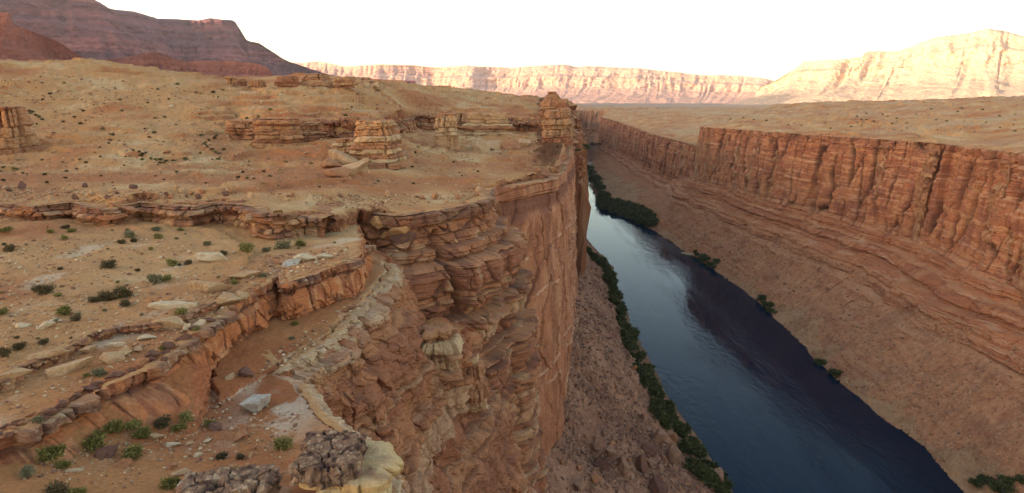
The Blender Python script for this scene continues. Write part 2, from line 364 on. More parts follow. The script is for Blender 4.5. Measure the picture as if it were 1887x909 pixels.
# rough ground: stones, ribs and hollows
gx, gy = PX, PY
rough = fbm2(gx / 3.2, gy / 3.2, 4, 301, .6) * np.clip(RD / 130, .12, 1.6) * .5
f1, f2, rid = cell2(gx / 2.4, gy / 2.4, 311)
rough += np.where(isTal, (rid ** 3) * (1 - sstep(.1, .5, f1)) * 1.6, 0)
QZ += rough * (1 - steep) * np.where(PZg < RIV - .5, .2, 1)
print('displaced', time.time() - T0)

# ------------------------------------------------------------------ albedo
def mix(a, b, t): return a + (b - a) * t[..., None]
def C3(*v): return np.array(v, F4)
n1 = fbm2(PX / 14, PY / 14, 4, 401); n2 = fbm3(PX / 2.5, PY / 2.5, QZ / 2.5, 3, 405); n3 = fbm3(PX / 6, PY / 6, QZ / 6, 3, 409)
n4 = fbm2(PX / 70, PY / 70, 3, 411)
ones = np.ones(PX.shape + (3,), F4)
sand = ones * C3(.38, .198, .084)
sand = mix(sand, C3(.31, .122, .05), sstep(-.2, .5, n1 + n4 * .6))
sand = mix(sand, C3(.42, .27, .14), sstep(.15, .7, -n1 + n2 * .35))
sand = mix(sand, C3(.38, .25, .135), (sstep(.0, .6, n4) * np.isin(VI, (R1_ID, R2_ID))).astype(F4) * .8)
tab = np.array([(.30,.125,.062),(.34,.165,.085),(.26,.095,.05),(.38,.215,.12),(.22,.085,.05),(.33,.14,.065),(.42,.27,.165),(.29,.13,.07)], F4)
rock = tab[np.clip((LC * 8).astype(int), 0, 7)]
rock = mix(rock, C3(.30, .115, .052), np.full(PX.shape, .45, F4))
rock = mix(rock, C3(.15, .062, .042), sstep(.15, .75, n3) * .7)
rock = mix(rock, C3(.40, .24, .14), sstep(.25, .8, -n3) * .6)
rock = mix(rock, C3(.10, .045, .032), np.clip(rec, 0, 1) * .45)
isAf = ((VI == 1) & (VD < 7) & (steep > .3)).astype(F4)
strk = fbm3(PX / .55, PY / .55, QZ / 9, 3, 441)
rock = mix(rock, C3(.37, .135, .055), isAf * .7)
rock = mix(rock, C3(.11, .045, .03), isAf * sstep(.0, .4, strk) * .6)
rock = mix(rock, C3(.10, .055, .042), isAf * sstep(.35, .8, VD) * (1 - sstep(1.2, 1.9, VD + n2 * .5)) * .8)  # dark crust, and the shadow beneath its overhang painted in
face = smooth.astype(F4)
rock = mix(rock, C3(.34, .145, .075), np.clip(face * 1.2, 0, .7))
rockR = rock * C3(1.0, 1.10, 1.15)
rock = np.where(isR[..., None], rockR, rock)
rk = np.maximum(sstep(.2, .6, steep + n2 * .12), (1 - sstep(.70, .90, nzf + n2 * .05)) * .85 * sstep(.45, .75, np.abs(hx * np.sin(az)[:, None] + hy * np.cos(az)[:, None])))
alb = mix(sand, rock, rk)
_al = sstep(.5, .8, np.abs(hx * np.sin(az)[:, None] + hy * np.cos(az)[:, None])); rk = np.where((VD < .4) & np.isin(VI, (5, 6, 8, 9)), rk * _al, rk); alb = mix(sand, rock, rk)
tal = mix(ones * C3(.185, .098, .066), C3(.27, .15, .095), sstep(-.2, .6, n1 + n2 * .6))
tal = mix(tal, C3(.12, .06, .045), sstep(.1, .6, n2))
talR = mix(ones * C3(.34, .19, .10), C3(.26, .13, .066), sstep(-.1, .5, n1 + n2 * .7))
isTR = (VI == 21)
kt, ut, et = sR(zr + n1 * 1.5); bedc = tab[np.clip((sR.c[kt] * 8).astype(int), 0, 7)]
talR = mix(talR, bedc * C3(1.0, 1.08, 1.1), sstep(-125, -108, QZ + n1 * 9) * .75)
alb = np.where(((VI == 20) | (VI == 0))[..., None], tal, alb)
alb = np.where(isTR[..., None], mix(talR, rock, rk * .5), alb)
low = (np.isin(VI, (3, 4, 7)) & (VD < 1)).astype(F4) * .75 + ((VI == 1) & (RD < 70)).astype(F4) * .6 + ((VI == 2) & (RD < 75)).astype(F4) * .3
alb = mix(alb, alb * C3(.82, .62, .55), low)  # lower benches: redder sand, their weaker sky light also darkened into the colour
# pale crust along the rims of the lower shelves
crust = (((VI == 3) | (VI == 4)) & (VD < 2.6) & (nz < .95) & ((PX > -22.5) | (VI == 4))).astype(F4) * sstep(-.5, .3, n2 + n1)
alb = mix(alb, C3(.48, .36, .24), crust * .5)
white = sstep(.28, .6, fbm2(PX / 5, PY / 9, 4, 431)) * (((VI == 2) | (VI == 1) | (VI == 4)) & (steep < .3))
alb = mix(alb, C3(.50, .40, .29), white.astype(F4) * .5)
_pc = PZ(515, 765, -25)
alb = mix(alb, C3(.46, .36, .27), np.exp(-((PX - _pc[0]) / 3.4) ** 2 - ((PY - _pc[1]) / 4.5) ** 2) * sstep(-.15, .2, fbm2(PX / 1.6, PY / 1.6, 4, 433)) * .8)
alb = np.clip(alb * (1 + .10 * n2[..., None]), .02, .8)
print('albedo', time.time() - T0)

# ------------------------------------------------------------------ materials
def nt(name):
    m = bpy.data.materials.new(name); m.use_nodes = True
    t = m.node_tree; return m, t, t.nodes['Principled BSDF']
def add(t, kind, **kw):
    n = t.nodes.new(kind)
    for k, v in kw.items():
        if k in n.inputs.keys() if hasattr(n.inputs, 'keys') else False: n.inputs[k].default_value = v
        else: setattr(n, k, v)
    return n
def rock_mat(name, grain=1.0, bump=.5, col=None, speck=.22):
    """surface colour comes from the survey attribute (or a plain colour), broken up by noise at several sizes"""
    m, t, b = nt(name)
    b.inputs['Roughness'].default_value = .95; b.inputs['Specular IOR Level'].default_value = .15
    geo = add(t, 'ShaderNodeNewGeometry')
    if col is None:
        at = add(t, 'ShaderNodeAttribute', attribute_name='tint'); src = at.outputs['Color']
    else:
        rgb = add(t, 'ShaderNodeRGB'); rgb.outputs[0].default_value = (*col, 1); src = rgb.outputs[0]
    a = add(t, 'ShaderNodeTexNoise'); a.inputs['Scale'].default_value = 1.7 / grain; a.inputs['Detail'].default_value = 8; a.inputs['Roughness'].default_value = .7
    t.links.new(geo.outputs['Position'], a.inputs['Vector'])
    mr = add(t, 'ShaderNodeMapRange'); mr.inputs[1].default_value = .25; mr.inputs[2].default_value = .75
    mr.inputs[3].default_value = 1 - speck * 1.6; mr.inputs[4].default_value = 1 + speck * 1.6
    t.links.new(a.outputs['Fac'], mr.inputs[0])
    mx = add(t, 'ShaderNodeMix', data_type='RGBA', blend_type='MULTIPLY'); mx.inputs[0].default_value = 1
    t.links.new(src, mx.inputs[6]); t.links.new(mr.outputs[0], mx.inputs[7])
    t.links.new(mx.outputs[2], b.inputs['Base Color'])
    bp = add(t, 'ShaderNodeBump'); bp.inputs['Strength'].default_value = bump; bp.inputs['Distance'].default_value = .35 * grain
    t.links.new(a.outputs['Fac'], bp.inputs['Height']); t.links.new(bp.outputs['Normal'], b.inputs['Normal'])
    return m
M_LAND = rock_mat('canyon_rock_and_sand', .5, .6)
M_FAR = rock_mat('far_cliff_rock', 40, .6)
def water_mat():
    m, t, b = nt('river_water')
    b.inputs['Base Color'].default_value = (.002, .011, .026, 1); b.inputs['Roughness'].default_value = .05; b.inputs['IOR'].default_value = 1.16; b.inputs['Specular Tint'].default_value = (.10, .48, 1.0, 1)
    geo = add(t, 'ShaderNodeNewGeometry')
    mp = add(t, 'ShaderNodeMapping'); mp.inputs['Scale'].default_value = (.35, .16, .3)
    t.links.new(geo.outputs['Position'], mp.inputs['Vector'])
    a = add(t, 'ShaderNodeTexNoise'); a.inputs['Scale'].default_value = 1.0; a.inputs['Detail'].default_value = 5; a.inputs['Roughness'].default_value = .6
    t.links.new(mp.outputs[0], a.inputs['Vector'])
    bp = add(t, 'ShaderNodeBump'); bp.inputs['Strength'].default_value = .22; bp.inputs['Distance'].default_value = .6
    t.links.new(a.outputs['Fac'], bp.inputs['Height']); t.links.new(bp.outputs['Normal'], b.inputs['Normal'])
    mp2 = add(t, 'ShaderNodeMapping'); mp2.inputs['Scale'].default_value = (.07, .012, .07); mp2.inputs['Rotation'].default_value = (0, 0, .12)
    t.links.new(geo.outputs['Position'], mp2.inputs['Vector'])
    a2 = add(t, 'ShaderNodeTexNoise'); a2.inputs['Scale'].default_value = 1.0; a2.inputs['Detail'].default_value = 6; t.links.new(mp2.outputs[0], a2.inputs['Vector'])
    mr = add(t, 'ShaderNodeMapRange'); mr.inputs[1].default_value = .38; mr.inputs[2].default_value = .66; mr.inputs[3].default_value = .08; mr.inputs[4].default_value = .55
    t.links.new(a2.outputs['Fac'], mr.inputs[0]); t.links.new(mr.outputs[0], bp.inputs['Strength'])
    return m
M_WATER = water_mat()

# ------------------------------------------------------------------ mesh helpers
def mesh_np(name, V, Fq, mat, tint=None, smooth=False, parent=None):
    me = bpy.data.meshes.new(name)
    V = np.ascontiguousarray(V, F4); Fq = np.ascontiguousarray(Fq, np.int32); n = Fq.shape[1]
    me.vertices.add(len(V)); me.vertices.foreach_set('co', V.ravel())
    me.loops.add(Fq.size); me.loops.foreach_set('vertex_index', Fq.ravel())
    me.polygons.add(len(Fq)); me.polygons.foreach_set('loop_start', np.arange(0, Fq.size, n, dtype=np.int32))
    me.polygons.foreach_set('use_smooth', np.full(len(Fq), smooth))
    me.update(calc_edges=True)
    if tint is not None:
        at = me.attributes.new('tint', 'FLOAT_COLOR', 'POINT')
        at.data.foreach_set('color', np.concatenate([tint, np.ones((len(tint), 1), F4)], 1).astype(F4).ravel())
    me.materials.append(mat)
    o = bpy.data.objects.new(name, me); COL.objects.link(o)
    if parent: o.parent = parent
    return o
def tag(o, label=None, cat=None, group=None, kind=None):
    if label: o['label'] = label
    if cat: o['category'] = cat
    if group: o['group'] = group
    if kind: o['kind'] = kind
    elif cat: o['kind'] = 'thing'
    return o
def submesh(name, mask_faces, Vall, Fall, tint, mat, smooth=False):
    Fs = Fall[mask_faces]
    if not len(Fs): return None
    u, inv = np.unique(Fs, return_inverse=True)
    return mesh_np(name, Vall[u], inv.reshape(Fs.shape), mat, tint[u], smooth)

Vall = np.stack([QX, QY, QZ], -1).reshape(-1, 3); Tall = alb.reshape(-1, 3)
I = np.arange(NC * NV, dtype=np.int32).reshape(NC, NV)
Fall = np.stack([I[:-1, :-1], I[1:, :-1], I[1:, 1:], I[:-1, 1:]], -1).reshape(-1, 4)
fid = VI[:-1, :-1].reshape(-1); fst = steep[:-1, :-1].reshape(-1) > .4
fz = QZ[:-1, :-1].reshape(-1); fx_ = QX[:-1, :-1].reshape(-1)
keep = ~((fid == 0) | (fz < RIV - 2.5))
left = ~np.isin(fid, (8, 9, 10, 21))
REG = [
 ('rock_bench', left & np.isin(fid, (1, 2, 3, 4)), 'lower rock benches with scattered scrub'),
 ('canyon_wall', left & np.isin(fid, (7,)) | (left & (fid == 5) & fst), 'red sandstone canyon wall'),
 ('hillside', left & np.isin(fid, (5, 6)) & ~((fid == 5) & fst), 'tan desert hillside'),
 ('talus_slope', (fid == 20) & (QY[:-1, :-1].reshape(-1) > 690), 'talus'),
 ('far_canyon_wall', np.isin(fid, (8, 9)) & fst, 'wall across the river'),
 ('mesa_top', np.isin(fid, (8, 9)) & ~fst, 'flat land above the opposite wall'),
 ('far_talus_slope', fid == 21, 'talus across the river'),
 ('canyon_bend', fid == 10, 'canyon bend'),
]
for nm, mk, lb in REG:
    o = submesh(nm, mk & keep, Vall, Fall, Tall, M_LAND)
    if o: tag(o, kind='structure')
print('land', time.time() - T0)

# ------------------------------------------------------------------ rock faces laid out along their rims
def ground(x, y):
    a = np.arctan2(x, y); ci = np.interp(np.tan(a), np.tan(az), np.arange(NC)); ri = np.log(np.hypot(x, y) / R0) / math.log(R1R / R0) * (NR - 1)
    i = np.clip(ci.astype(int), 0, NC - 2); j = np.clip(ri.astype(int), 0, NR - 2); f = np.clip(ci - i, 0, 1); g = np.clip(ri - j, 0, 1)
    return (HG[i, j] * (1 - f) + HG[i + 1, j] * f) * (1 - g) + (HG[i, j + 1] * (1 - f) + HG[i + 1, j + 1] * f) * g
EXTRA = []
def rockface(name, pts, prof, ds, dr, style, lip=3.0, off=.8, grow=0.0, bottom=None, ledge_var=.5, seed=1, warp=1.0, kind='structure', lvd=9):
    """prof: (depth below the rim, distance out); style: function(S, D, Z, k...) -> colour, extra relief"""
    pts = np.array(pts); seg = np.r_[0, np.cumsum(np.hypot(*np.diff(pts[:, :2], axis=0).T))]
    ss = [0.0]
    while ss[-1] < seg[-1]:
        r_ = math.hypot(np.interp(ss[-1], seg, pts[:, 0]), np.interp(ss[-1], seg, pts[:, 1])); ss.append(ss[-1] + ds * max(.6, r_ / grow if grow else 1))
    ss = np.array(ss); cx, cy, cz = [np.interp(ss, seg, pts[:, i]) for i in range(3)]
    nsm = 7; ker = np.ones(2 * nsm + 1) / (2 * nsm + 1); sm = lambda a: np.convolve(np.pad(a, nsm, mode='edge'), ker, mode='valid')
    cx, cy, cz = sm(cx), sm(cy), sm(cz)
    tx, ty = np.gradient(cx, ss), np.gradient(cy, ss); L = np.hypot(tx, ty) + 1e-9; ox, oy = sm(sm(ty / L)), sm(sm(-tx / L)); L = np.hypot(ox, oy); ox, oy = ox / L, oy / L
    pd = np.array([p[0] for p in prof], float); po = np.array([p[1] for p in prof], float)
    al = np.r_[0, np.cumsum(np.hypot(np.diff(pd), np.diff(po)))]; m = int(al[-1] / dr) + 1
    a = np.linspace(0, 1, m) ** 1.15 * al[-1]
    dep, out_ = np.interp(a, al, pd), np.interp(a, al, po)
    nl = 12; dep = np.r_[np.zeros(nl), dep]; out_ = np.r_[np.zeros(nl), out_]; inn = np.r_[np.linspace(-lip, -.2, nl), np.zeros(m)]
    S, D = np.meshgrid(ss, dep, indexing='ij'); S = S.astype(F4); D = D.astype(F4)
    I2 = np.broadcast_to(inn[None, :], S.shape)
    rs = np.hypot(cx, cy)[:, None].astype(F4)
    Z = (cz[:, None] - D).astype(F4)
    O = np.broadcast_to(out_[None, :], S.shape).astype(F4)
    lv = ledge_var
    if bottom is not None:                       # reach exactly down to the shore
        bt = np.array(bottom)[:, :2]; dd = np.full(len(ss), 1e9)
        for (x1, y1), (x2, y2) in zip(bt[:-1], bt[1:]):
            ex, ey = x2 - x1, y2 - y1; h = np.clip(((cx - x1) * ex + (cy - y1) * ey) / (ex * ex + ey * ey), 0, 1)
            dd = np.minimum(dd, np.hypot(cx - x1 - h * ex, cy - y1 - h * ey))
        k_ = 60; dd = np.convolve(np.pad(dd, k_, mode='edge'), np.ones(2 * k_ + 1) / (2 * k_ + 1), mode='valid')
        depthb = cz - RIV; f = sstep(pd[1], pd[-1], D)
        O = O * (1 - f) + O * f * ((dd * .985 - 1.5) / po[-1])[:, None].astype(F4); lv = (1 - f) * ledge_var
        Z = (cz[:, None] - D * (depthb / pd[-1])[:, None] * 1.0).astype(F4)
    O = O * (1 + lv * fbm2(S / (6 * warp), D / (lvd * warp) , 3, seed + 1)) + fbm2(S / (9 * warp), D / (60 * warp), 3, seed + 2) * 1.3 * warp + off * (1 if bottom is None else (1 - f))
    X0 = (cx[:, None] + ox[:, None] * O).astype(F4); Y0 = (cy[:, None] + oy[:, None] * O).astype(F4)
    gx = np.gradient(O, axis=1); gz = np.gradient(Z, axis=1)
    flat = sstep(.35, .8, np.abs(gx) / (np.abs(gx) + np.abs(gz) + 1e-6))      # 1 on level ledges
    W, col = style(S, D, Z, X0, Y0, flat)
    W = W * (1 - flat * .75)
    lipm = I2 < -.01
    O = np.where(lipm, I2 + off, O + W)
    X = (cx[:, None] + ox[:, None] * O); Y = (cy[:, None] + oy[:, None] * O)
    Z = Z + fbm2(S / (1.2 * warp), D / (1.2 * warp) + I2.astype(F4), 3, seed + 5, .6) * .40 * warp * np.where(lipm, .45, flat)
    gz_ = ground(X[:, :nl], Y[:, :nl]); zr_ = Z[:, :nl]
    w_ = sstep(-lip, -.3, I2[:, :nl])
    Z[:, :nl] = np.where(gz_ > cz[:, None] - 1.2, np.maximum(gz_ + .05, gz_ * (1 - w_) + zr_ * w_), zr_)
    Z[:, 0] -= .6
    lc = mix(np.ones(S.shape + (3,), F4) * C3(.38, .198, .084), C3(.30, .13, .058), sstep(-.1, .5, fbm2(X.astype(F4) / 3, Y.astype(F4) / 3, 4, seed + 6)))
    lc = mix(lc, col, sstep(.0, .35, fbm2(X.astype(F4) / 1.6 / warp, Y.astype(F4) / 1.6 / warp, 3, seed + 7)) * .8 * sstep(-.9, -.1, (I2 / lip).astype(F4) + .6 * fbm2(S / (2.5 * warp), S * 0 + 5, 3, seed + 8)))
    col = np.where(lipm[..., None], lc, col)
    n, m2 = X.shape; II = np.arange(n * m2, dtype=np.int32).reshape(n, m2)
    Fq = np.stack([II[:-1, :-1], II[1:, :-1], II[1:, 1:], II[:-1, 1:]], -1).reshape(-1, 4)
    a_, b_, nzz = grid_normals(X, Y, Z); EXTRA.append((np.stack([X, Y, Z], -1).reshape(-1, 3).astype(F4), np.full(n * m2, 8 if bottom is not None else 5, np.int8), (1 - sstep(.45, .8, nzz)).reshape(-1).astype(F4)))
    o = mesh_np(name, np.stack([X, Y, Z], -1).reshape(-1, 3), Fq, M_LAND, np.clip(col, .02, .8).reshape(-1, 3)); return tag(o, kind=kind)

def beds(S, D, Z, X, Y, st, fine, amp, famp, cs, cd, camp, crk, crw, seed, dip=0, wob=1.0, jog=.5):
    """harder and softer beds, blocks between joints, open joints"""
    zb = Z + S * dip + fbm2(S / 30, D / 30, 2, seed) * wob
    k, u, e = st(zb); kf, uf, ef = fine(zb)
    p = st.p[k] + fbm2(S / (cs * 1.5) + k * 3.1, k * .7 + D * 0, 2, seed + 1) * .45
    f1, f2, r1 = cell2(S / cs + (k % 9) * .43 * jog + fbm2(S / cs, D / cs, 2, seed + 2) * .35, k * 1.37 * jog + D / cd, seed + 3)
    rnd = sstep(0, .10, u) * .35 + .65
    W = np.clip(p, -.1, 1.4) * rnd * amp - np.exp(-(e / .13) ** 2) * amp * .22 + (fine.p[kf] - .5) * famp - np.exp(-(ef / .05) ** 2) * famp * .4
    ck = np.exp(-((f2 - f1) / crw) ** 2)
    return W + (r1 - .5) * camp - ck * crk, k, r1, ck, np.exp(-(e / .13) ** 2), kf

RED8 = np.array([(.33,.135,.066),(.38,.175,.09),(.27,.098,.05),(.40,.215,.115),(.24,.09,.05),(.36,.15,.07),(.43,.26,.15),(.31,.13,.066)], F4)
def style_alcove(S, D, Z, X, Y, flat):
    W, k, r1, ck, bd, kf = beds(S, D, Z, X, Y, sL, sF, 1.9, .6, 5.2, 9.0, .8, .8, .05, 801, 0, .5, .25)
    c1, c2, rr1 = cell2(S / 1.3 + kf * .3, kf * .9 + D / 3, 811)
    W = W + (rr1 - .5) * .4 + fbm2(S / 1.6, D / 1.2, 4, 813, .6) * .45
    c = RED8[np.clip((sL.c[k] * 8).astype(int), 0, 7)]; n = fbm2(S / 3, D / 2, 4, 815); n_ = fbm2(S / .8, D / 6, 3, 817)
    c = mix(c, C3(.33, .13, .06), np.full(S.shape, .35, F4)); c = mix(c, C3(.17, .065, .042), sstep(.05, .5, n) * .7)
    c = mix(c, C3(.15, .06, .04), sstep(.2, .6, n_) * .5); c = mix(c, C3(.10, .045, .032), np.maximum(bd * .5, ck) * .6)
    c = mix(c, C3(.42, .27, .15), sstep(.2, .5, -n) * .5); c = mix(c, mix(np.ones(S.shape + (3,), F4) * C3(.34, .15, .072), C3(.19, .085, .05), sstep(.0, .4, n + n_ * .5)), flat * .8)
    for s0, w0, d0, d1 in ((17, .55, 6, 20), (34, .7, 4, 17), (38, .3, 16, 30), (52, .6, 8, 26), (60, .4, 2, 14), (26, .35, 17, 33)):
        W = W - 2.6 * np.exp(-((S - s0 - D * .05 + fbm2(D / 4, D * 0 + s0, 2, 819) * 1.2) / w0) ** 2) * sstep(d0 - 1, d0, D) * (1 - sstep(d1, d1 + 2, D))
        c = mix(c, C3(.06, .028, .022), np.exp(-((S - s0 - D * .05 + fbm2(D / 4, D * 0 + s0, 2, 819) * 1.2) / (w0 * .7)) ** 2) * sstep(d0 - 1, d0, D) * (1 - sstep(d1, d1 + 2, D)) * .7)
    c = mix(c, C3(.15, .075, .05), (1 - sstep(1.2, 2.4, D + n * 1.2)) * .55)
    return W, c
def style_ledge(S, D, Z, X, Y, flat):
    W, k, r1, ck, bd, kf = beds(S, D, Z, X, Y, sL, sF, 1.1, .35, 2.6, 7.0, 1.0, .7, .06, 831)
    c1, c2, rr1 = cell2(S / .9, kf * .9 + D / 2, 833); W = W + (rr1 - .5) * .35 + fbm2(S / 1.2, D / .9, 4, 835, .6) * .30
    n = fbm2(S / 2.2, D / 1.4, 4, 837); big = sstep(-.1, .4, fbm2(S / 9, S * 0 + 2, 2, 839))
    c = mix(RED8[np.clip((r1 * 8).astype(int), 0, 7)], C3(.36, .16, .075), np.full(S.shape, .35, F4))
    c = mix(c, C3(.42, .25, .12), sstep(.0, .5, n) * .6 * big); c = mix(c, C3(.13, .055, .04), sstep(.1, .5, -n) * .65)
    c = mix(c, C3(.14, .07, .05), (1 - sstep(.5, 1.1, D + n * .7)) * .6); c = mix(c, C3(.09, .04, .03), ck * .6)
    c = mix(c, C3(.34, .15, .07), sstep(4.6, 5.2, D) * .7)
    return W, c
def style_redcliff(S, D, Z, X, Y, flat):
    W, k, r1, ck, bd, kf = beds(S, D, Z, X, Y, sL, sF, .25, .14, 2.4, 9.0, .35, .4, .05, 851)
    gap = sstep(-.22, .0, fbm2(S / 2.4, S * 0 + 8, 3, 865))
    cap = (1 - sstep(.75, .95, D + fbm2(S / 1.5, S * 0, 3, 852) * .35)) * (.15 + .85 * gap)
    W = W - (1 - gap) * .45 * (1 - sstep(.9, 1.8, D))
    W = W + cap * (.30 + .9 * fbm2(S / 3.2, D * 0 + 4, 3, 862)) + fbm2(S / .8, D / .8, 4, 853, .6) * .22 * (.5 + cap) - .25 * sstep(.9, 1.1, D) * (1 - sstep(1.3, 1.9, D)) + fbm2(S / 2.2, D / 3, 3, 855) * .35 - .5 * sstep(3.6, 4.0, D + fbm2(S / 2, S * 0, 2, 854) * 1.2) * (1 - sstep(4.6, 5.0, D))
    n = fbm2(S / 1.2, D / 1.2, 4, 857); v = fbm2(S / .5, D / 5, 3, 859)
    c = mix(np.ones(S.shape + (3,), F4) * C3(.38, .135, .055), C3(.43, .20, .095), sstep(.0, .5, n)); c = mix(c, C3(.20, .065, .036), sstep(-.05, .4, v) * .75)
    c = mix(c, C3(.12, .05, .036), sstep(.1, .5, -n) * sstep(2.2, 3.4, D) * .7)
    c = mix(c, mix(mix(np.ones(S.shape + (3,), F4) * C3(.12, .062, .045), C3(.24, .12, .07), sstep(-.2, .3, fbm2(S / 2.2, D / .8, 3, 863))), C3(.40, .29, .19), sstep(.12, .5, fbm2(S / .6, D / .3, 4, 861, .65)) * .8), cap * .9)
    c = mix(c, C3(.08, .035, .028), np.exp(-((D - 1.05 - n * .2) / .2) ** 2) * .8); c = mix(c, C3(.07, .035, .028), ck * .5)  # shadow under the cap put into the colour; dark joints
    return W, c
def style_crust(S, D, Z, X, Y, flat):
    W, k, r1, ck, bd, kf = beds(S, D, Z, X, Y, sL, sF, .4, .3, 1.7, 4.0, .6, .5, .07, 871)
    W = W + fbm2(S / 1.1, D / 1.3, 5, 873, .65) * .8
    n = fbm2(S / 1.2, D / 1.0, 4, 875); v = fbm2(S / .5, D / 3, 3, 877)
    c = mix(np.ones(S.shape + (3,), F4) * C3(.43, .29, .18), C3(.38, .19, .09), sstep(.5, 2.4, D + n * 1.6)); c = mix(c, C3(.33, .13, .06), sstep(1.8, 3.6, D + v * 1.5) * .9)
    c = mix(c, C3(.13, .055, .038), sstep(.1, .5, v) * sstep(.8, 2.0, D) * .7); c = mix(c, C3(.30, .19, .12), sstep(.1, .5, n) * .5)
    return W, c
def style_far(cliff, ledge):
    def f(S, D, Z, X, Y, flat):
        up = 1 - sstep(cliff * .85, cliff * 1.1, D); tal = sstep(ledge * .88, ledge * 1.06, D + fbm2(S / 25, D / 12, 4, 900) * 17)
        W, k, r1, ck, bd, kf = beds(S, D, Z, X, Y, sR, sG2, 1.8, 1.0, 9.0, 400.0, .0, .0, .05, 901, .006, 2.0, 0.0)
        a1, a2, ra = cell2(S / 10.0 + fbm2(S / 14, D / 30, 3, 903) * .55, D / 55.0, 905)           # tall panels between joints
        b1, b2, rb = cell2(S / 3.6 + fbm2(S / 6, D / 8, 2, 907) * .5, D / 7.5 + (k % 3) * .3, 909)   # blocks
        crack = np.exp(-((a2 - a1) / .075) ** 2) * sstep(-.5, -.1, fbm2(S / 12, D / 25, 2, 911))
        W = W * (.45 + .55 * (1 - up)) * (1 - .5 * tal)
        W = W + up * ((ra - .5) * 4.6 - crack * 3.4) + (1 - tal) * ((rb - .5) * 1.1 - np.exp(-((b2 - b1) / .05) ** 2) * .45) + fbm2(S / 4, D / 4, 4, 913, .6) * .9
        led = sstep(.25, .5, up * 0 + (1 - up) * (1 - tal)); W = W + led * (sR.p[k] * 2.2 - 1.0) * (.4 + .6 * sstep(-.3, .3, fbm2(S / 14, D / 14, 2, 931))) + led * (rb - .5) * .9
        cap = 1 - sstep(3.0, 4.2, D + fbm2(S / 6, S * 0, 2, 915) * 1.5)
        W = W + cap * ((rb - .5) * 1.6 + .5) - np.exp(-((D - 4.6 - fbm2(S / 6, S * 0, 2, 915) * -1.5) / .7) ** 2) * .9
        g1, g2, rg = cell2(S / 3.0, D / 3.0, 917); W = W + tal * ((rg ** 4) * (1 - sstep(.1, .45, g1)) * 1.8 + fbm2(S / 18, D / 60, 4, 919) * 3.8 + np.maximum(0, fbm2(S / 9, D / 5, 3, 935)) * 2.0)
        n = fbm2(S / 9, D / 7, 4, 921); v = fbm2(S / 2.2, D / 26, 3, 923); h = fbm2(S / 16, D / 1.3, 3, 925, .6); g = fbm2(S / 1.4, D / 1.4, 3, 927, .65)
        c = RED8[np.clip((sR.c[k] * 5 + sG2.c[kf] * 3).astype(int), 0, 7)]
        c = mix(c, C3(.37, .16, .078), np.full(S.shape, .45, F4))
        c = mix(c, C3(.22, .088, .055), sstep(.0, .45, n + v * .7) * .8 * up); c = mix(c, C3(.43, .23, .11), sstep(.1, .5, -n) * .5)
        c = mix(c, C3(.19, .085, .055), sstep(.12, .5, h) * .35); c = mix(c, C3(.46, .30, .19), sstep(.22, .5, -h) * .55)
        c = mix(c, C3(.06, .03, .024), crack * .85 * up)
        t = mix(np.ones(S.shape + (3,), F4) * C3(.38, .195, .10), C3(.28, .13, .068), sstep(-.1, .4, g)); t = mix(t, C3(.42, .26, .15), sstep(.2, .5, -g) * .6)
        t = mix(t, C3(.20, .10, .06), sstep(.1, .45, fbm2(S / 7, D / 7, 3, 929)) * .6); t = mix(t, C3(.13, .07, .045), sstep(.22, .5, fbm2(S / .9, D / .9, 3, 933, .65)) * .8)
        c = mix(c, t, tal * .68); c = c * C3(1.0, .90, .88); c = mix(c, C3(.24, .115, .07), cap * sstep(-.2, .3, g) * .5)
        return W, c
    return f
sG2 = Strata(-150, 60, 1.1, 19)
ALC = [PZ(590,398,-17.6)] + zz(((640,388),(690,392),(740,398),(800,388),(850,380),(893,366),(906,346)), -19.6)
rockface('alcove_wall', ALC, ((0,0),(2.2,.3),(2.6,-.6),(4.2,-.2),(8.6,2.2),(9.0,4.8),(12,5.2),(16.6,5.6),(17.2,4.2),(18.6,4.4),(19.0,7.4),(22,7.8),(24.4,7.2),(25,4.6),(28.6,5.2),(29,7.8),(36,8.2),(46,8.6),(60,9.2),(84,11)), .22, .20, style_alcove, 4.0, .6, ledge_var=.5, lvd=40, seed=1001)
LED = [PZ(-190,388,-16)] + zz(((-90,378),(0,374),(70,380),(130,372),(200,385),(260,372),(350,380),(400,372),(450,374),(500,392)), -16.0) + zz(((560,398),(605,400)), -17.6)
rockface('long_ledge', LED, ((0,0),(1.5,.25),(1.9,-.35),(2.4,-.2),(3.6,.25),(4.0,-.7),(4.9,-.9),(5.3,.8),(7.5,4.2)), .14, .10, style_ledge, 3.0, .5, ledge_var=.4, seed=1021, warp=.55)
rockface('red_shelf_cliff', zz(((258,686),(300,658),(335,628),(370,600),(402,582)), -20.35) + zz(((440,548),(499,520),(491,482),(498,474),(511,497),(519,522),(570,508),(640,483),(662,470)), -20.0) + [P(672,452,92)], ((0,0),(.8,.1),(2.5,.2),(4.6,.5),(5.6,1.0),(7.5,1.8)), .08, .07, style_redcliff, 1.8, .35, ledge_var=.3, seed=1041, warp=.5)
def scaled(style, k):
    def f(S, D, Z, X, Y, flat):
        W, c = style(S * k, D * k * 1.2, Z * k, X * k, Y * k, flat); return W / k, c
    return f
rockface('dark_rim', zz(((-330,930),(-150,872),(0,808),(60,785),(130,742),(200,708),(250,690),(280,671)), -20.35), ((0,0),(.75,.05),(1.3,.15),(1.7,.8),(2.6,2.2),(4.6,4.2),(7,5.5)), .06, .05, style_redcliff, 1.2, .35, ledge_var=.9, seed=1201, warp=.65)
rockface('bench_step', zz(((-300,800),(-120,735),(0,700),(40,668),(100,652),(165,614),(200,604)), -19.5), ((0,0),(.45,.1),(.6,-.05),(.9,.3),(1.4,1.2)), .06, .045, scaled(style_ledge, 3.0), .9, .25, ledge_var=.7, seed=1221, warp=.2)
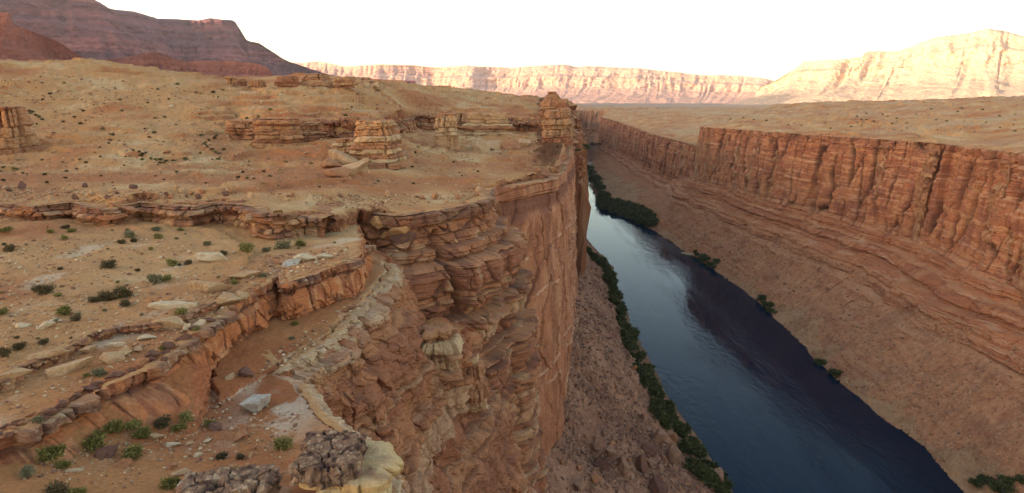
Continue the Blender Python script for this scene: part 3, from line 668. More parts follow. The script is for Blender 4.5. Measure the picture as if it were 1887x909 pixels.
rockface('bench_step', zz(((225,600),(290,592),(372,566),(395,545),(410,520)), -19.55), ((0,0),(.45,.1),(.6,-.05),(.9,.3),(1.4,1.2)), .07, .05, scaled(style_ledge, 3.0), .9, .25, ledge_var=.7, seed=1231, warp=.2)
rockface('crusted_shelf_edge', [PZ(478,690,-27.0), PZ(500,686,-25.4)] + zz(((512,680),(530,668),(575,640),(622,615),(645,575),(672,560),(694,528),(722,502),(716,484)), -24.9), ((0,0),(.6,.3),(2,.9),(4,1.5),(6.5,3.0)), .10, .08, style_crust, 1.6, .4, ledge_var=.5, seed=1061, warp=.3)
rockface('brink_edge', zz(((742,985),(735,955),(712,890),(662,815),(600,772),(572,742),(556,706)), -24.9), ((0,0),(.6,.3),(2,.7),(5,1.5),(9,4.0)), .07, .07, style_crust, .8, .4, ledge_var=.5, seed=1081, warp=.3)
R1W = [XY(262,40,-24), XY(261,130,-24), XY(258,190,-24)] + R1_e[4:13] + [P(1305,232,730), P(1312,230,800)]
rockface('opposite_canyon_wall', R1W[::-1], ((0,0),(3.5,.4),(4.5,1.2),(24,3.0),(46,5.5),(61,8),(62,11),(68,14),(69,18),(76,23),(77,28),(88,36),(101,53),(118,75)), .42, .42, style_far(61, 90), 9.0, 2.0, grow=400, bottom=WR[1:16], ledge_var=.25, seed=1101, warp=2.2)
R2W = R2_e[1:9]
rockface('opposite_canyon_wall', R2W[::-1], ((0,0),(3.5,.4),(4.5,1.2),(30,4.5),(60,9),(62,13),(75,28),(88,68),(96,112)), .8, .8, style_far(60, 74), 14.0, 4.0, grow=900, bottom=WR[1:18], ledge_var=.3, seed=1121, warp=4.0)
EW = [P(700,236,205), P(720,226,240), P(760,217,300), P(830,216,320), P(900,216,322), P(960,222,322), P(1030,222,324), P(1047,220,330)]
rockface('upper_ledge', EW, ((0,0),(2.2,.3),(2.6,-.5),(5,.2),(5.5,-.8),(8,.2),(9.5,2.0),(12,6)), .3, .22, style_ledge, 7.0, 1.2, grow=300, ledge_var=.5, seed=1141, warp=1.2)
EW2 = [P(395,246,215), P(420,240,200), P(470,236,196), P(520,240,190), P(570,236,192), P(640,244,192), P(700,236,205)]
rockface('upper_ledge', EW2, ((0,0),(1.6,.3),(2.0,-.5),(3.4,.2),(3.8,-.6),(5.6,.2),(8,3.0)), .22, .18, style_ledge, 5.0, .8, ledge_var=.6, seed=1161, warp=1.0)
print('faces', time.time() - T0)

# the sheer headland face, laid out along the rim
def headland_face():
    pts = [PZ(900, 356, -20.4), PZ(907, 345, -20.2)] + [P(*q) for q in ((930,349,150),(960,343,155),(990,337,164),(1018,332,177),(1038,320,203),(1048,296,240),(1051,274,285),(1052,252,340),(1052,232,420),(1050,222,520),(1048,212,640))]
    pts = np.array(pts); seg = np.r_[0, np.cumsum(np.hypot(*np.diff(pts[:, :2], axis=0).T))]
    ss = [0.0]
    while ss[-1] < seg[-1]: ss.append(ss[-1] + .30 * max(1, (ss[-1] - 40) / 60 + 1))
    ss = np.array(ss); cx, cy, cz = [np.interp(ss, seg, pts[:, i]) for i in range(3)]
    ker = np.ones(15) / 15; sm = lambda a: np.convolve(np.pad(a, 7, mode='edge'), ker, mode='valid')
    cx, cy, cz = sm(cx), sm(cy), sm(cz)
    tx, ty = np.gradient(cx, ss), np.gradient(cy, ss); L = np.hypot(tx, ty); ox, oy = sm(ty / L), sm(-tx / L)
    dep = np.r_[np.zeros(14), np.linspace(.0, 1, 420) ** 1.25 * 98]; inn = np.r_[np.linspace(-6.5, -.4, 14), np.zeros(420)]
    S, D_ = np.meshgrid(ss, dep, indexing='ij'); S = S.astype(F4); D_ = D_.astype(F4)
    Z = cz[:, None] - D_ + .15 + np.where(D_ < .01, fbm2(S / 2.5, (inn[None, :] / 2.5 * np.ones_like(S)).astype(F4), 4, 741, .6) * .55, 0) + (inn[None, :] < -6) * -1.0
    W = (fbm2(S / 16, D_ * 0 + 3, 3, 701) * 1.3) + (D_ * .040) + 1.0
    f1, f2, r1 = cell2(S / 8.5 + fbm2(S / 8, D_ / 8, 3, 703) * .5, D_ / 15 + S * .05, 705)
    g1, g2, r2 = cell2(S / 2.6 + D_ * .06, D_ / 3.4 + fbm2(S / 5, D_ / 5, 2, 704) * .5, 707)
    W = W + (r1 - .5) * 1.1 - np.exp(-((f2 - f1) / .03) ** 2) * .35 * sstep(3.5, 6, D_) + (r2 - .5) * .30 * sstep(3.5, 6, D_) + fbm2(S / 3, D_ / 3, 5, 709, .6) * .45 + fbm2(S / 14, D_ / 20, 3, 711) * 1.2
    far = sstep(60, 110, S)
    zb = Z + S * .02 + fbm2(S / 30, D_ / 30, 2, 713) * 1.2
    k, u, e = sL(zb); kf, uf, ef = sF(zb)
    topz = 1 - sstep(3.0, 6.0, D_)
    W = W + (sL.p[k] * 1.3 - .6 - np.exp(-(e / .15) ** 2) * .4) * np.maximum(topz, .22 + far * .6) + (sF.p[kf] - .5) * .25 * np.maximum(topz, .15)
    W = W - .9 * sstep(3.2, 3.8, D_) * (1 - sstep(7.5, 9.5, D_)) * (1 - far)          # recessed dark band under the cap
    lines = np.zeros_like(Z)
    for zl_, dp in ((-51, .10), (-62, .16), (-75, .12), (-79, .2), (-90, .15), (-40, .08)):
        lines = np.maximum(lines, np.exp(-((Z + S * dp * .3 - zl_ + fbm2(S / 9, D_ / 9, 2, 721) * .8) / .35) ** 2) * sstep(-.1, .3, fbm2(S / 7, S * 0 + zl_, 2, 723)))
    W = W + lines * .35
    inn2 = inn[None, :] * np.ones_like(S); W = np.where(inn2 < 0, inn2 + .6 + W * 0, W)
    X = cx[:, None] + ox[:, None] * W; Y = cy[:, None] + oy[:, None] * W
    q = [X.astype(F4), Y.astype(F4), Z.astype(F4)]
    na = fbm2(S / 5, D_ / 7, 4, 731); nb = fbm2(S / 1.2, D_ / 2.5, 4, 733, .6); nc = fbm2(S / 2.5, D_ / 26, 3, 735)
    t = mix(np.ones(S.shape + (3,), F4) * C3(.36, .142, .070), C3(.40, .18, .095), sstep(-.1, .5, na))
    t = mix(t, C3(.24, .088, .048), sstep(.0, .5, -na + nb * .3) * .7)
    t = mix(t, C3(.20, .075, .045), sstep(.12, .5, nc) * .55)
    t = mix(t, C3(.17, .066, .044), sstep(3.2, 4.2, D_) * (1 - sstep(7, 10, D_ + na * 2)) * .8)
    t = mix(t, C3(.12, .05, .035), np.exp(-((f2 - f1) / .02) ** 2) * .6 * sstep(3.5, 6, D_))
    t = mix(t, C3(.50, .30, .19), lines * .75)
    t = mix(t, C3(.37, .205, .095), (np.broadcast_to((inn[None, :] < 0), S.shape) * sstep(-.5, .2, nb + na)).astype(F4))
    n, m = X.shape; II = np.arange(n * m, dtype=np.int32).reshape(n, m)
    Fq = np.stack([II[:-1, :-1], II[1:, :-1], II[1:, 1:], II[:-1, 1:]], -1).reshape(-1, 4)
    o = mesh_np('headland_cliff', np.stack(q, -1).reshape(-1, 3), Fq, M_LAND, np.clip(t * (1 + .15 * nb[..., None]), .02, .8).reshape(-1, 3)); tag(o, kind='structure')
headland_face()
def talus_field():
    ys = [96.0]
    while ys[-1] < 700: ys.append(ys[-1] + .42 * max(1, ys[-1] / 190))
    xs = np.arange(-34, 112, .42); X, Y = np.meshgrid(xs, np.array(ys), indexing='ij'); X = X.astype(F4); Y = Y.astype(F4)
    wob = fbm2(X / 14, Y / 14, 4, 751) * 2.2 + fbm2(X / 3, Y / 3, 3, 753) * .8
    d = -sdist(X + wob, Y + wob * .4, WL)
    sl = .54 + .50 * sstep(160, 235, Y)
    Z = np.where(d > 0, RIV - .25 + np.minimum(d * sl, 12 + d * sl * .86), RIV - .25 + np.maximum(d, -6) * .5)
    Z = np.minimum(Z, -114 + 60 * sstep(-24, -2, X + (Y - 160) * .1))
    up = sstep(0, 10, d)
    Z = Z + (fbm2(X / 22, Y / 22, 4, 755) * 4.0 + fbm2(X / 6, Y / 6, 4, 757, .6) * 1.3) * up
    for sc_, am, sd_ in ((5.5, 1.5, 761), (2.6, 1.0, 763), (1.3, .5, 767)):      # half-buried blocks
        f1, f2, r = cell2(X / sc_ + fbm2(X / 3, Y / 3, 2, sd_) * .3, Y / sc_, sd_)
        Z = Z + (r ** 3) * (1 - sstep(.20, .50, f1)) * am * sstep(-1, 6, d)
    n = fbm2(X / 8, Y / 8, 4, 771); g = fbm2(X / 1.1, Y / 1.1, 3, 773, .65); f1, f2, r = cell2(X / 1.3, Y / 1.3, 767)
    c = mix(np.ones(X.shape + (3,), F4) * C3(.235, .112, .068), C3(.31, .155, .092), sstep(-.1, .5, n + g * .5)); c = mix(c, C3(.14, .062, .043), sstep(.0, .5, g - n * .4) * .75)
    c = mix(c, C3(.36, .21, .135), (r > .8).astype(F4) * (1 - sstep(.3, .5, f1)) * .7); c = mix(c, C3(.13, .09, .05), (1 - sstep(1, 9, d + n * 4)) * .7)
    nn, mm = X.shape; II = np.arange(nn * mm, dtype=np.int32).reshape(nn, mm)
    Fq = np.stack([II[:-1, :-1], II[1:, :-1], II[1:, 1:], II[:-1, 1:]], -1).reshape(-1, 4); k = (Z[:-1, :-1] > RIV - 2.2).reshape(-1)
    V = np.stack([X, Y, Z], -1).reshape(-1, 3); u, inv = np.unique(Fq[k], return_inverse=True)
    o = mesh_np('talus_slope', V[u], inv.reshape(-1, 4), M_LAND, np.clip(c, .02, .8).reshape(-1, 3)[u]); tag(o, kind='structure')
    EXTRA.append((V[u], np.full(len(u), 20, np.int8), np.zeros(len(u), F4)))
talus_field()

# river surface
rv = mesh_np('river', [(-400,-200,RIV),(500,-200,RIV),(500,2600,RIV),(-400,2600,RIV)], [(0,1,2,3)], M_WATER); tag(rv, kind='structure')

# ------------------------------------------------------------------ far country
def escarpment(name, sky, zbase, width, cliff=.45, flute=60, seed=1, cols=None, ns=900, nq=150, back=1500, jag=.12, mat=None):
    """a line of cliffs: rim along surveyed points, cliff above, talus below, land falling away behind"""
    T = np.array([P(*q) for q in sky])
    sg_ = np.r_[0, np.cumsum(np.hypot(*np.diff(T[:, :2], axis=0).T))]; sf_ = np.linspace(0, sg_[-1], 260); T = np.stack([np.interp(sf_, sg_, T[:, i]) for i in range(3)], -1)
    T[:, 2] += (fbm2((sf_ / (flute * 2.2)).astype(F4), np.zeros(260, F4) + seed, 4, seed + 60, .6) * flute * jag)
    seg = np.r_[0, np.cumsum(np.hypot(*np.diff(T[:, :2], axis=0).T))]
    s = np.linspace(0, seg[-1], ns); tx, ty, tz = [np.interp(s, seg, T[:, i]) for i in range(3)]
    k = max(3, ns // 40); ker = np.ones(2 * k + 1) / (2 * k + 1)
    sm = lambda a: np.convolve(np.pad(a, k, mode='edge'), ker, mode='valid')
    dx, dy = np.gradient(sm(tx)), np.gradient(sm(ty)); L = np.hypot(dx, dy) + 1e-9
    ox, oy = dy / L, -dx / L
    flip = np.where(ox * -tx + oy * -ty < 0, -1, 1); ox, oy = ox * flip, oy * flip
    rr_ = np.hypot(tx, ty); cx_, cy_ = -tx / rr_, -ty / rr_
    ox, oy = sm(ox + cx_ * .8), sm(oy + cy_ * .8); L = np.hypot(ox, oy); ox, oy = ox / L, oy / L
    q = np.linspace(0, 1, nq)
    # height left (1 at the rim) against distance out
    qx = np.interp(q, [0, .22, .30, .52, .66, 1], [0, .045, .13, .18, .36, 1.0]); qh = np.interp(q, [0, .22, .30, .52, .66, 1], [1, 1 - cliff * .5, 1 - cliff * .6, 1 - cliff * 1.1, (1 - cliff * 1.1) * .6, 0])
    S, Qm = np.meshgrid(s, q, indexing='ij')
    Sf = S.astype(F4); w1 = flute
    rid = lambda x, sd: 1 - np.abs(vnoise2(x, np.zeros_like(x) + sd * 1.7, sd))
    Sf = Sf + (fbm2(S.astype(F4) / (w1 * 3), (Qm * .35).astype(F4), 3, seed + 21) * w1 * 1.2).astype(F4)
    av = .35 + .65 * sstep(-.5, .5, vnoise2(Sf / (w1 * 11), Sf * 0 + 4, seed + 22))
    fl = rid(Sf / (w1 * 9), seed) * 1.3 + rid(Sf / (w1 * 3.1), seed + 1) * .5 * av + rid(Sf / (w1 * 1.1), seed + 2) * .10 * av
    fl2 = vnoise2(Sf / (w1 * .35), (Qm * 4).astype(F4), seed + 3) * .10
    O = (fl + fl2 - 1.0) * w1 * 2.4
    damp = np.interp(Qm, [0, .04, .2, .5, .75, 1], [.25, .5, .9, 1.0, 1.1, .6])
    Z = zbase + (tz[:, None] - zbase) * qh[None, :]
    st = Strata(-200, 1200, 22, seed + 40); kq, uq, eq = st(Z)
    O = O * damp + st.p[kq] * w1 * .10 * np.interp(Qm, [0, .5, .65, 1], [1, 1, .35, .25])
    X = tx[:, None] + ox[:, None] * (width * qx[None, :] + O); Y = ty[:, None] + oy[:, None] * (width * qx[None, :] + O)
    q3 = fbm3(X.astype(F4) / w1, Y.astype(F4) / w1, Z.astype(F4) / (w1 * .6), 5, seed + 77, .6) * w1 * .55 * np.interp(Qm, [0, .03, .2, 1], [.1, .5, 1, .8])
    X = X + ox[:, None] * q3; Y = Y + oy[:, None] * q3
    Z = Z + fbm2(X.astype(F4) / (w1 * 1.2), Y.astype(F4) / (w1 * 1.2), 4, seed + 9) * w1 * .22 * np.interp(Qm, [0, .05, .5, 1], [.12, .3, .5, 1.0])
    # cap rows running back from the rim
    bx = tx[:, None] - cx_[:, None] * np.array([[back, back * .3, back * .05]]); by = ty[:, None] - cy_[:, None] * np.array([[back, back * .3, back * .05]])
    bz = tz[:, None] + np.array([[-back * .05, -back * .012, 0]])
    X = np.concatenate([bx, X], 1); Y = np.concatenate([by, Y], 1); Z = np.concatenate([bz, Z], 1)
    n, m = X.shape
    hf = (Z - zbase) / np.maximum(1, (tz - zbase))[:, None]
    c = cols
    g = fbm2(X.astype(F4) / (w1 * 2), Z.astype(F4) / 30, 3, seed + 15)
    lc = st.c[np.clip(np.searchsorted(st.b, Z + g * 8) - 1, 0, st.n - 1)]
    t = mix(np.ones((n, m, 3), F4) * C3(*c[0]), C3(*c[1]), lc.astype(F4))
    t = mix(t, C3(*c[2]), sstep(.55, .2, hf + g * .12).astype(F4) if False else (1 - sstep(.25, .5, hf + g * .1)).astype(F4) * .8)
    II = np.arange(n * m, dtype=np.int32).reshape(n, m)
    Fq = np.stack([II[:-1, :-1], II[1:, :-1], II[1:, 1:], II[:-1, 1:]], -1).reshape(-1, 4)
    o = mesh_np(name, np.stack([X, Y, Z], -1).reshape(-1, 3), Fq, mat or M_FAR, np.clip(t.reshape(-1, 3), .02, .8), False)
    return tag(o, kind='structure')

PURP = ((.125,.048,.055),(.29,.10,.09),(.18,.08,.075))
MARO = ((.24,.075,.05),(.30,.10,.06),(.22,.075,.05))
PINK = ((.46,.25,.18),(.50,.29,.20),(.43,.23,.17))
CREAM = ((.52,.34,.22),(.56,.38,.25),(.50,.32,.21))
# shaded mesa, running on to the west and behind the viewpoint
mesa = [(-2600,-900,-1)]
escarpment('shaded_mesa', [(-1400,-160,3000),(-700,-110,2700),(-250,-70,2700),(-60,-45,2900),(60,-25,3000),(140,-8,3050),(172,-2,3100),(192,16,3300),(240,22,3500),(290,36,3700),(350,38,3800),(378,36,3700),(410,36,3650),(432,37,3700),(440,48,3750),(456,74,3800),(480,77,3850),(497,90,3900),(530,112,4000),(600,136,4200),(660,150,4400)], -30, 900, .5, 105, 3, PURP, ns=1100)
west = [np.array(p) for p in ((-2300,-3500,430),(-2500,-1800,440),(-2350,-400,430),(-2500,700,440),(-2400,1500,440))]  # out of view: extension of the mesa, added to shade the foreground
def world_esc(name, pts, **kw):
    global P
    keepP = P; P = lambda a, b, c: np.array([a, b, c], float)
    try: return escarpment(name, pts, **kw)
    finally: P = keepP
world_esc('unseen_west_mesa', [tuple(p) for p in west], zbase=-30, width=900, cliff=.5, flute=80, seed=9, cols=PURP, ns=300, nq=60)
escarpment('red_butte', [(-200,0,1500),(-40,15,1500),(0,22,1500),(20,24,1500),(24,45,1500),(60,58,1500),(110,78,1520),(150,104,1550),(190,118,1560)], -20, 260, .5, 22, 13, MARO, ns=500, nq=110, back=300)
escarpment('red_hill', [(120,112,1700),(200,110,1750),(240,104,1720),(280,97,1700),(310,103,1720),(330,112,1750),(420,112,1800),(470,117,1800),(492,124,1800),(505,140,1800)], -25, 220, .5, 16, 17, MARO, ns=500, nq=90, back=300)
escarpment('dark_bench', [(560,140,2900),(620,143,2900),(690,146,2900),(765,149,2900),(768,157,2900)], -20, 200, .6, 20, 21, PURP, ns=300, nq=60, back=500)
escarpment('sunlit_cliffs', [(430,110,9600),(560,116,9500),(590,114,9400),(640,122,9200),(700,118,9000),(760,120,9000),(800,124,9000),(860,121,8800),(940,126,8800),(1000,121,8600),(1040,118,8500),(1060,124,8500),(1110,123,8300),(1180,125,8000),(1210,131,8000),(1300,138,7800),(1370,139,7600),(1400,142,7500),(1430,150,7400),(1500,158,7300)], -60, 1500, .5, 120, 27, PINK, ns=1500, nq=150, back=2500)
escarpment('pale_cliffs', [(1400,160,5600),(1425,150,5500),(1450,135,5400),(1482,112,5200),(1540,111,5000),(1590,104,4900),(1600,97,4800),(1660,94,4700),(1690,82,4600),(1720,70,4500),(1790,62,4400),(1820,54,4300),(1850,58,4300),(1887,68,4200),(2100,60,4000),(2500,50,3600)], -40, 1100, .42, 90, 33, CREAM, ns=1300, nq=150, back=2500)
# plain reaching the horizon
a = np.linspace(-1.2, 1.2, 90); r = np.array([2300, 2700, 3300, 4500, 6500, 10000, 18000, 40000])
AA, RRm = np.meshgrid(a, r, indexing='ij')
pz = -34 + vnoise2((np.sin(AA) * RRm / 500).astype(F4), (np.cos(AA) * RRm / 500).astype(F4), 3) * 5 - (RRm < 2500) * 30
II = np.arange(AA.size, dtype=np.int32).reshape(AA.shape)
pl = mesh_np('desert_plain', np.stack([np.sin(AA) * RRm, np.cos(AA) * RRm, pz], -1).reshape(-1, 3), np.stack([II[:-1, :-1], II[1:, :-1], II[1:, 1:], II[:-1, 1:]], -1).reshape(-1, 4), rock_mat('plain_soil', 60, .2, (.27, .17, .11)), None, True)
tag(pl, kind='structure')
print('far', time.time() - T0)

#@OBJS
# ------------------------------------------------------------------ where the ground is along a sight line
def project(V):
    x, y, z = V[:, 0], V[:, 1], V[:, 2]
    f = y * CP - z * SP; u = y * SP + z * CP
    return CXP + FPX * x / f, CYP - FPX * u / f, f
GV = np.concatenate([Vall] + [e[0] for e in EXTRA]); GI = np.concatenate([np.where((VI == 20) & (PY < 690), 0, VI).reshape(-1)] + [e[1] for e in EXTRA]); GS = np.concatenate([steep.reshape(-1)] + [e[2] for e in EXTRA])
_px, _py, _t = project(GV)
BW, BH = 1000, 480                                   # 2-pixel cells of the photograph
_ix = np.floor((_px + 56) / 2).astype(int); _iy = np.floor((_py + 20) / 2).astype(int)
_ok = (_ix >= 0) & (_ix < BW) & (_iy >= 0) & (_iy < BH) & (_t > 1) & (GI > 0) & (GV[:, 2] > RIV - 1)
_cell = (_iy * BW + _ix)[_ok]; _tt = _t[_ok]; _vid = np.nonzero(_ok)[0]
_o = np.argsort(-_tt, kind='stable')
ZB = np.full(BW * BH, 1e9); ZI = np.zeros(BW * BH, np.int64); ZB[_cell[_o]] = _tt[_o]; ZI[_cell[_o]] = _vid[_o]
del _px, _py, _t, _ix, _iy, _ok, _cell, _tt, _vid, _o
def spot(px, py):
    """ground point seen at a photograph pixel: position, distance, terrace id"""
    cx, cy = int((px + 56) / 2), int((py + 20) / 2); best = 1e9; bi = 0
    for r in (0, 1, 2):
        for a in range(-r, r + 1):
            for b in range(-r, r + 1):
                i, j = cx + a, cy + b
                if 0 <= i < BW and 0 <= j < BH and ZB[j * BW + i] < best: best = ZB[j * BW + i]; bi = ZI[j * BW + i]
        if best < 1e8: break
    if best > 1e8: return None
    return GV[bi].astype(float), best, int(GI[bi]), float(GS[bi])

# ------------------------------------------------------------------ rocks
def ico(sub):
    import bmesh
    bm = bmesh.new(); bmesh.ops.create_icosphere(bm, subdivisions=sub, radius=1)
    V = np.array([v.co[:] for v in bm.verts]); Fq = np.array([[v.index for v in f.verts] for f in bm.faces]); bm.free()
    return V, Fq
ICO3 = ico(4); ICO1 = ico(1)
def boulder_shape(seed, ncut=11, flat=1.0):
    r = np.random.RandomState(seed); V = ICO3[0].copy()
    for k in range(ncut):
        n = r.normal(size=3); n /= np.linalg.norm(n); d = r.uniform(.42, .80)
        a = V @ n; V -= np.outer(np.maximum(a - d, 0) * .97, n)
    q = V.astype(F4)
    s = fbm3(q[:, 0] * 2.2 + seed, q[:, 1] * 2.2, q[:, 2] * 2.2, 5, seed, .6)
    V *= (1 + .10 * s)[:, None]
    V /= (V[:, :2].max() - V[:, :2].min()); V[:, 2] *= flat
    return V
def tint_rock(V, seed, a, b, c, z=None):
    q = V.astype(F4); k = 2.2 / max(1e-3, float(np.abs(V).max()))
    n = fbm3(q[:, 0] * k + seed, q[:, 1] * k, q[:, 2] * k, 4, seed); n2_ = fbm3(q[:, 0] * k * 4, q[:, 1] * k * 4 + seed, q[:, 2] * k * 4, 3, seed + 3)
    t = mix(np.ones((len(V), 3), F4) * C3(*a), C3(*b), sstep(-.1, .4, n)); return mix(t, C3(*c), sstep(.15, .5, n2_))
RC = dict(red=((.30,.13,.065),(.36,.18,.09),(.19,.08,.05)), tan=((.40,.25,.14),(.36,.20,.10),(.28,.15,.08)), dark=((.13,.062,.045),(.18,.085,.055),(.09,.045,.036)),
          pale=((.48,.36,.24),(.44,.31,.19),(.34,.21,.12)), orange=((.42,.21,.085),(.46,.26,.12),(.30,.13,.06)), talus=((.24,.13,.085),(.30,.17,.11),(.15,.08,.058)), grey=((.36,.30,.25),(.44,.38,.32),(.20,.15,.12)))
M_ROCK = rock_mat('weathered_rock', .35, .7)
BM = {}
def rock_mesh(kind, col, v):
    key = (kind, col, v)
    if key not in BM:
        V = boulder_shape({'boulder': 100, 'slab': 300}[kind] + v * 7, 12 if kind == 'boulder' else 9, .8 if kind == 'boulder' else .26)
        if kind == 'slab': V[:, 2] = np.clip(V[:, 2], -.11, .09)
        o = mesh_np('boulder', V, ICO3[1], M_ROCK, tint_rock(V, v, *RC[col])); BM[key] = o.data; bpy.data.objects.remove(o)
    return BM[key]
def put_rock(px, py, w, label, group=None, kind='boulder', col='red', v=0, rz=0., tilt=(0, 0), sink=.25, sz=(1, 1, 1), t=None):
    s = spot(px, py)
    if s is None: return None
    p, tt = s[0], s[1]
    size = w * tt / FPX
    o = bpy.data.objects.new('rock_slab' if kind == 'slab' else 'boulder', rock_mesh(kind, col, v)); COL.objects.link(o)
    h = size * (.8 if kind == 'boulder' else .26) * sz[2]
    o.scale = (size * sz[0], size * sz[1], size * sz[2]); o.rotation_euler = (tilt[0], tilt[1], rz)
    o.location = (p[0], p[1], p[2] + h * (.5 - sink))
    return tag(o, label, 'rock', group)
def outcrop_mesh(seed, wx, wy, h, lay, tab4, nth=120, nz_=80, taper=.12, crack=3, rough=1.0):
    """stack of beds: an uneven plan outline, harder beds standing out, joints cutting in"""
    r = np.random.RandomState(seed)
    th = np.linspace(0, 2 * math.pi, nth, endpoint=False); zr_ = np.linspace(0, 1, nz_)
    T, Zn = np.meshgrid(th, zr_, indexing='ij')
    qv = fbm2((np.cos(T) * 1.3 + seed).astype(F4), (np.sin(T) * 1.3 - seed).astype(F4), 3, seed + 50)
    base = (1 + .22 * qv) * (np.abs(np.cos(T)) ** 3.2 + np.abs(np.sin(T)) ** 3.2) ** (-1 / 3.2)
    for k in (2, 3, 5): base = base * (1 + r.uniform(.03, .09) * np.cos(k * T + r.uniform(0, 6)))
    st = Strata(-.2 * h, 1.2 * h, lay, seed)
    zw = Zn * h + .16 * lay * np.sin(T + seed) + .22 * lay * fbm2((np.cos(T) * 3).astype(F4), (np.sin(T) * 3).astype(F4), 3, seed + 60)
    k, u, e = st(zw.astype(F4))
    p = st.p[k]
    f1, f2, rid = cell2((T * 1.9 + k * .77).astype(F4), (Zn * 0 + .5).astype(F4), seed, k)
    cs, sn = np.cos(T), np.sin(T)
    bx, by = (cs * base * wx * .5).astype(F4), (sn * base * wy * .5).astype(F4)
    nn = fbm3(bx / lay * .5, by / lay * .5, (Zn * h / lay).astype(F4), 4, seed + 4, .6)
    prof = 1 - taper * Zn ** 1.3
    ext = (p - .65) * .75 * lay + (rid - .5) * 1.1 * lay * rough - np.exp(-((f2 - f1) / .05) ** 2) * .35 * lay + nn * .8 * lay * rough + st.c[k] * .5 * lay - np.maximum(0, np.sin(T * 2 + seed * 3)) * sstep(.45, .8, Zn) * wx * .10 * (st.c[k] > .3) - np.exp(-(e / (.10 * lay)) ** 2) * .28 * lay
    for c in range(crack):
        a = r.uniform(0, 6.28); d = np.abs((T - a + math.pi) % (2 * math.pi) - math.pi)
        ext = ext - np.exp(-(d / .045) ** 2) * lay * .9 * (Zn > r.uniform(0, .35)) * (st.p[k] > r.uniform(.2, .7))
    rr_ = 1 + ext / np.maximum(.2, np.hypot(bx, by))
    X = bx * prof * rr_; Y = by * prof * rr_; Z = Zn * h
    rings = [.86, .66, .42, .18, .002]
    tx = [X[:, -1:] * q for q in rings]; ty = [Y[:, -1:] * q for q in rings]
    tz = [h + fbm2((X[:, -1:] * q / lay).astype(F4), (Y[:, -1:] * q / lay).astype(F4), 3, seed) * .25 * lay + .10 * lay for q in rings]
    X = np.concatenate([X] + tx, 1); Y = np.concatenate([Y] + ty, 1); Z = np.concatenate([Z] + tz, 1)
    n, m = X.shape
    V = np.stack([X, Y, Z], -1).reshape(-1, 3)
    lc = np.concatenate([st.c[k], np.full((n, 5), .9, F4)], 1).reshape(-1)
    tt_ = np.array(tab4, F4)[np.clip((lc * len(tab4)).astype(int), 0, len(tab4) - 1)]
    q = V.astype(F4); nz3 = fbm3(q[:, 0] / lay, q[:, 1] / lay, q[:, 2] / lay, 3, seed + 8)
    tt_ = mix(tt_, C3(.17, .075, .05), sstep(.1, .6, nz3) * .6)
    II = np.arange(n * m, dtype=np.int32).reshape(n, m); J = np.roll(II, -1, axis=0)
    Fq = np.stack([II[:, :-1], J[:, :-1], J[:, 1:], II[:, 1:]], -1).reshape(-1, 4)
    return V, Fq, tt_
TABRED = ((.34,.16,.08),(.27,.11,.058),(.36,.19,.10),(.31,.14,.07),(.35,.18,.09))
TABPAL = ((.40,.23,.12),(.35,.17,.085),(.43,.28,.16),(.32,.145,.075))
def put_outcrop(px, py, w, h, label, seed=1, depth=.8, lay=.16, tab4=TABRED, rz=0., tilt=(0, 0), group=None, taper=.12, sink=.08, name='rock_outcrop', crack=3, dt=0):
    s = spot(px, py)
    if s is None: print('no ground', px, py); return None
    p, tt = s[0], s[1]; k = tt / FPX
    V, Fq, tn = outcrop_mesh(seed, w * k, w * k * depth, h * k * (1 + sink) * 1.02, h * k * lay, tab4, taper=taper, crack=crack)
    o = mesh_np(name, V, Fq, M_ROCK, tn)
    d = p / np.linalg.norm(p[:2]); back = w * k * depth * .35
    o.location = (p[0] + d[0] * back, p[1] + d[1] * back, p[2] - h * k * sink); o.rotation_euler = (tilt[0], tilt[1], rz)
    return tag(o, label, 'rock outcrop', group)

put_outcrop(806, 676, 78, 66, 'pale ribbed knob with a dark cleft on the ridge inside the gully', 41, .9, .3, TABPAL, taper=.4, crack=4, sink=.3)
put_outcrop(868, 742, 46, 84, 'tall cracked rib of tan blocks low on the gully wall', 42, .8, .14, TABPAL, taper=.35, crack=3, sink=.2)
put_outcrop(692, 304, 78, 78, 'tall banded sandstone stack with pale foot and stepped top on the tan slope', 11, .8, .13, TABPAL, crack=4, taper=.28)
put_outcrop(640, 292, 38, 36, 'small pale-footed rock knob standing left of the tall banded stack', 12, .9, .2, TABPAL)
put_outcrop(712, 282, 44, 44, 'low red broken outcrop tucked against the right side of the tall stack', 13, .7, .2)
put_outcrop(512, 268, 74, 48, 'blocky red outcrop with a hollowed right corner above scattered pale stones', 14, .7, .17)
put_outcrop(450, 252, 58, 30, 'dark red undercut ledge at the left end of the hillside ledges', 15, .7, .28)
put_outcrop(580, 256, 62, 30, 'thin-bedded red ledge between the blocky outcrop and the tall stack', 16, .7, .22)
put_outcrop(22, 278, 62, 78, 'layered red outcrop rising at the edge of the hillside beside a dark shrub patch', 17, .9, .14)
put_outcrop(822, 270, 40, 58, 'narrow stepped stack below the ledge, left of the leaning slabs', 18, .8, .15, TABPAL, taper=.2)
put_outcrop(900, 246, 84, 38, 'two-part banded ledge block directly above the leaning slabs', 19, .5, .22, TABPAL, crack=2)
put_outcrop(788, 236, 36, 26, 'rounded red knob at the left end of the upper ledge', 20, .8, .26)
put_outcrop(852, 232, 34, 24, 'overhanging ledge block with a dark hollow under its right end', 29, .7, .3)
put_outcrop(528, 158, 42, 18, 'flat-topped red rim block first on the hill crest', 21, .6, .4, crack=2)
put_outcrop(584, 158, 70, 22, 'domed tan knob on the hill crest with a red rock rim', 22, .7, .3, taper=.45)
put_outcrop(634, 160, 36, 14, 'low red rim block on the crest right of the domed knob', 23, .6, .4)
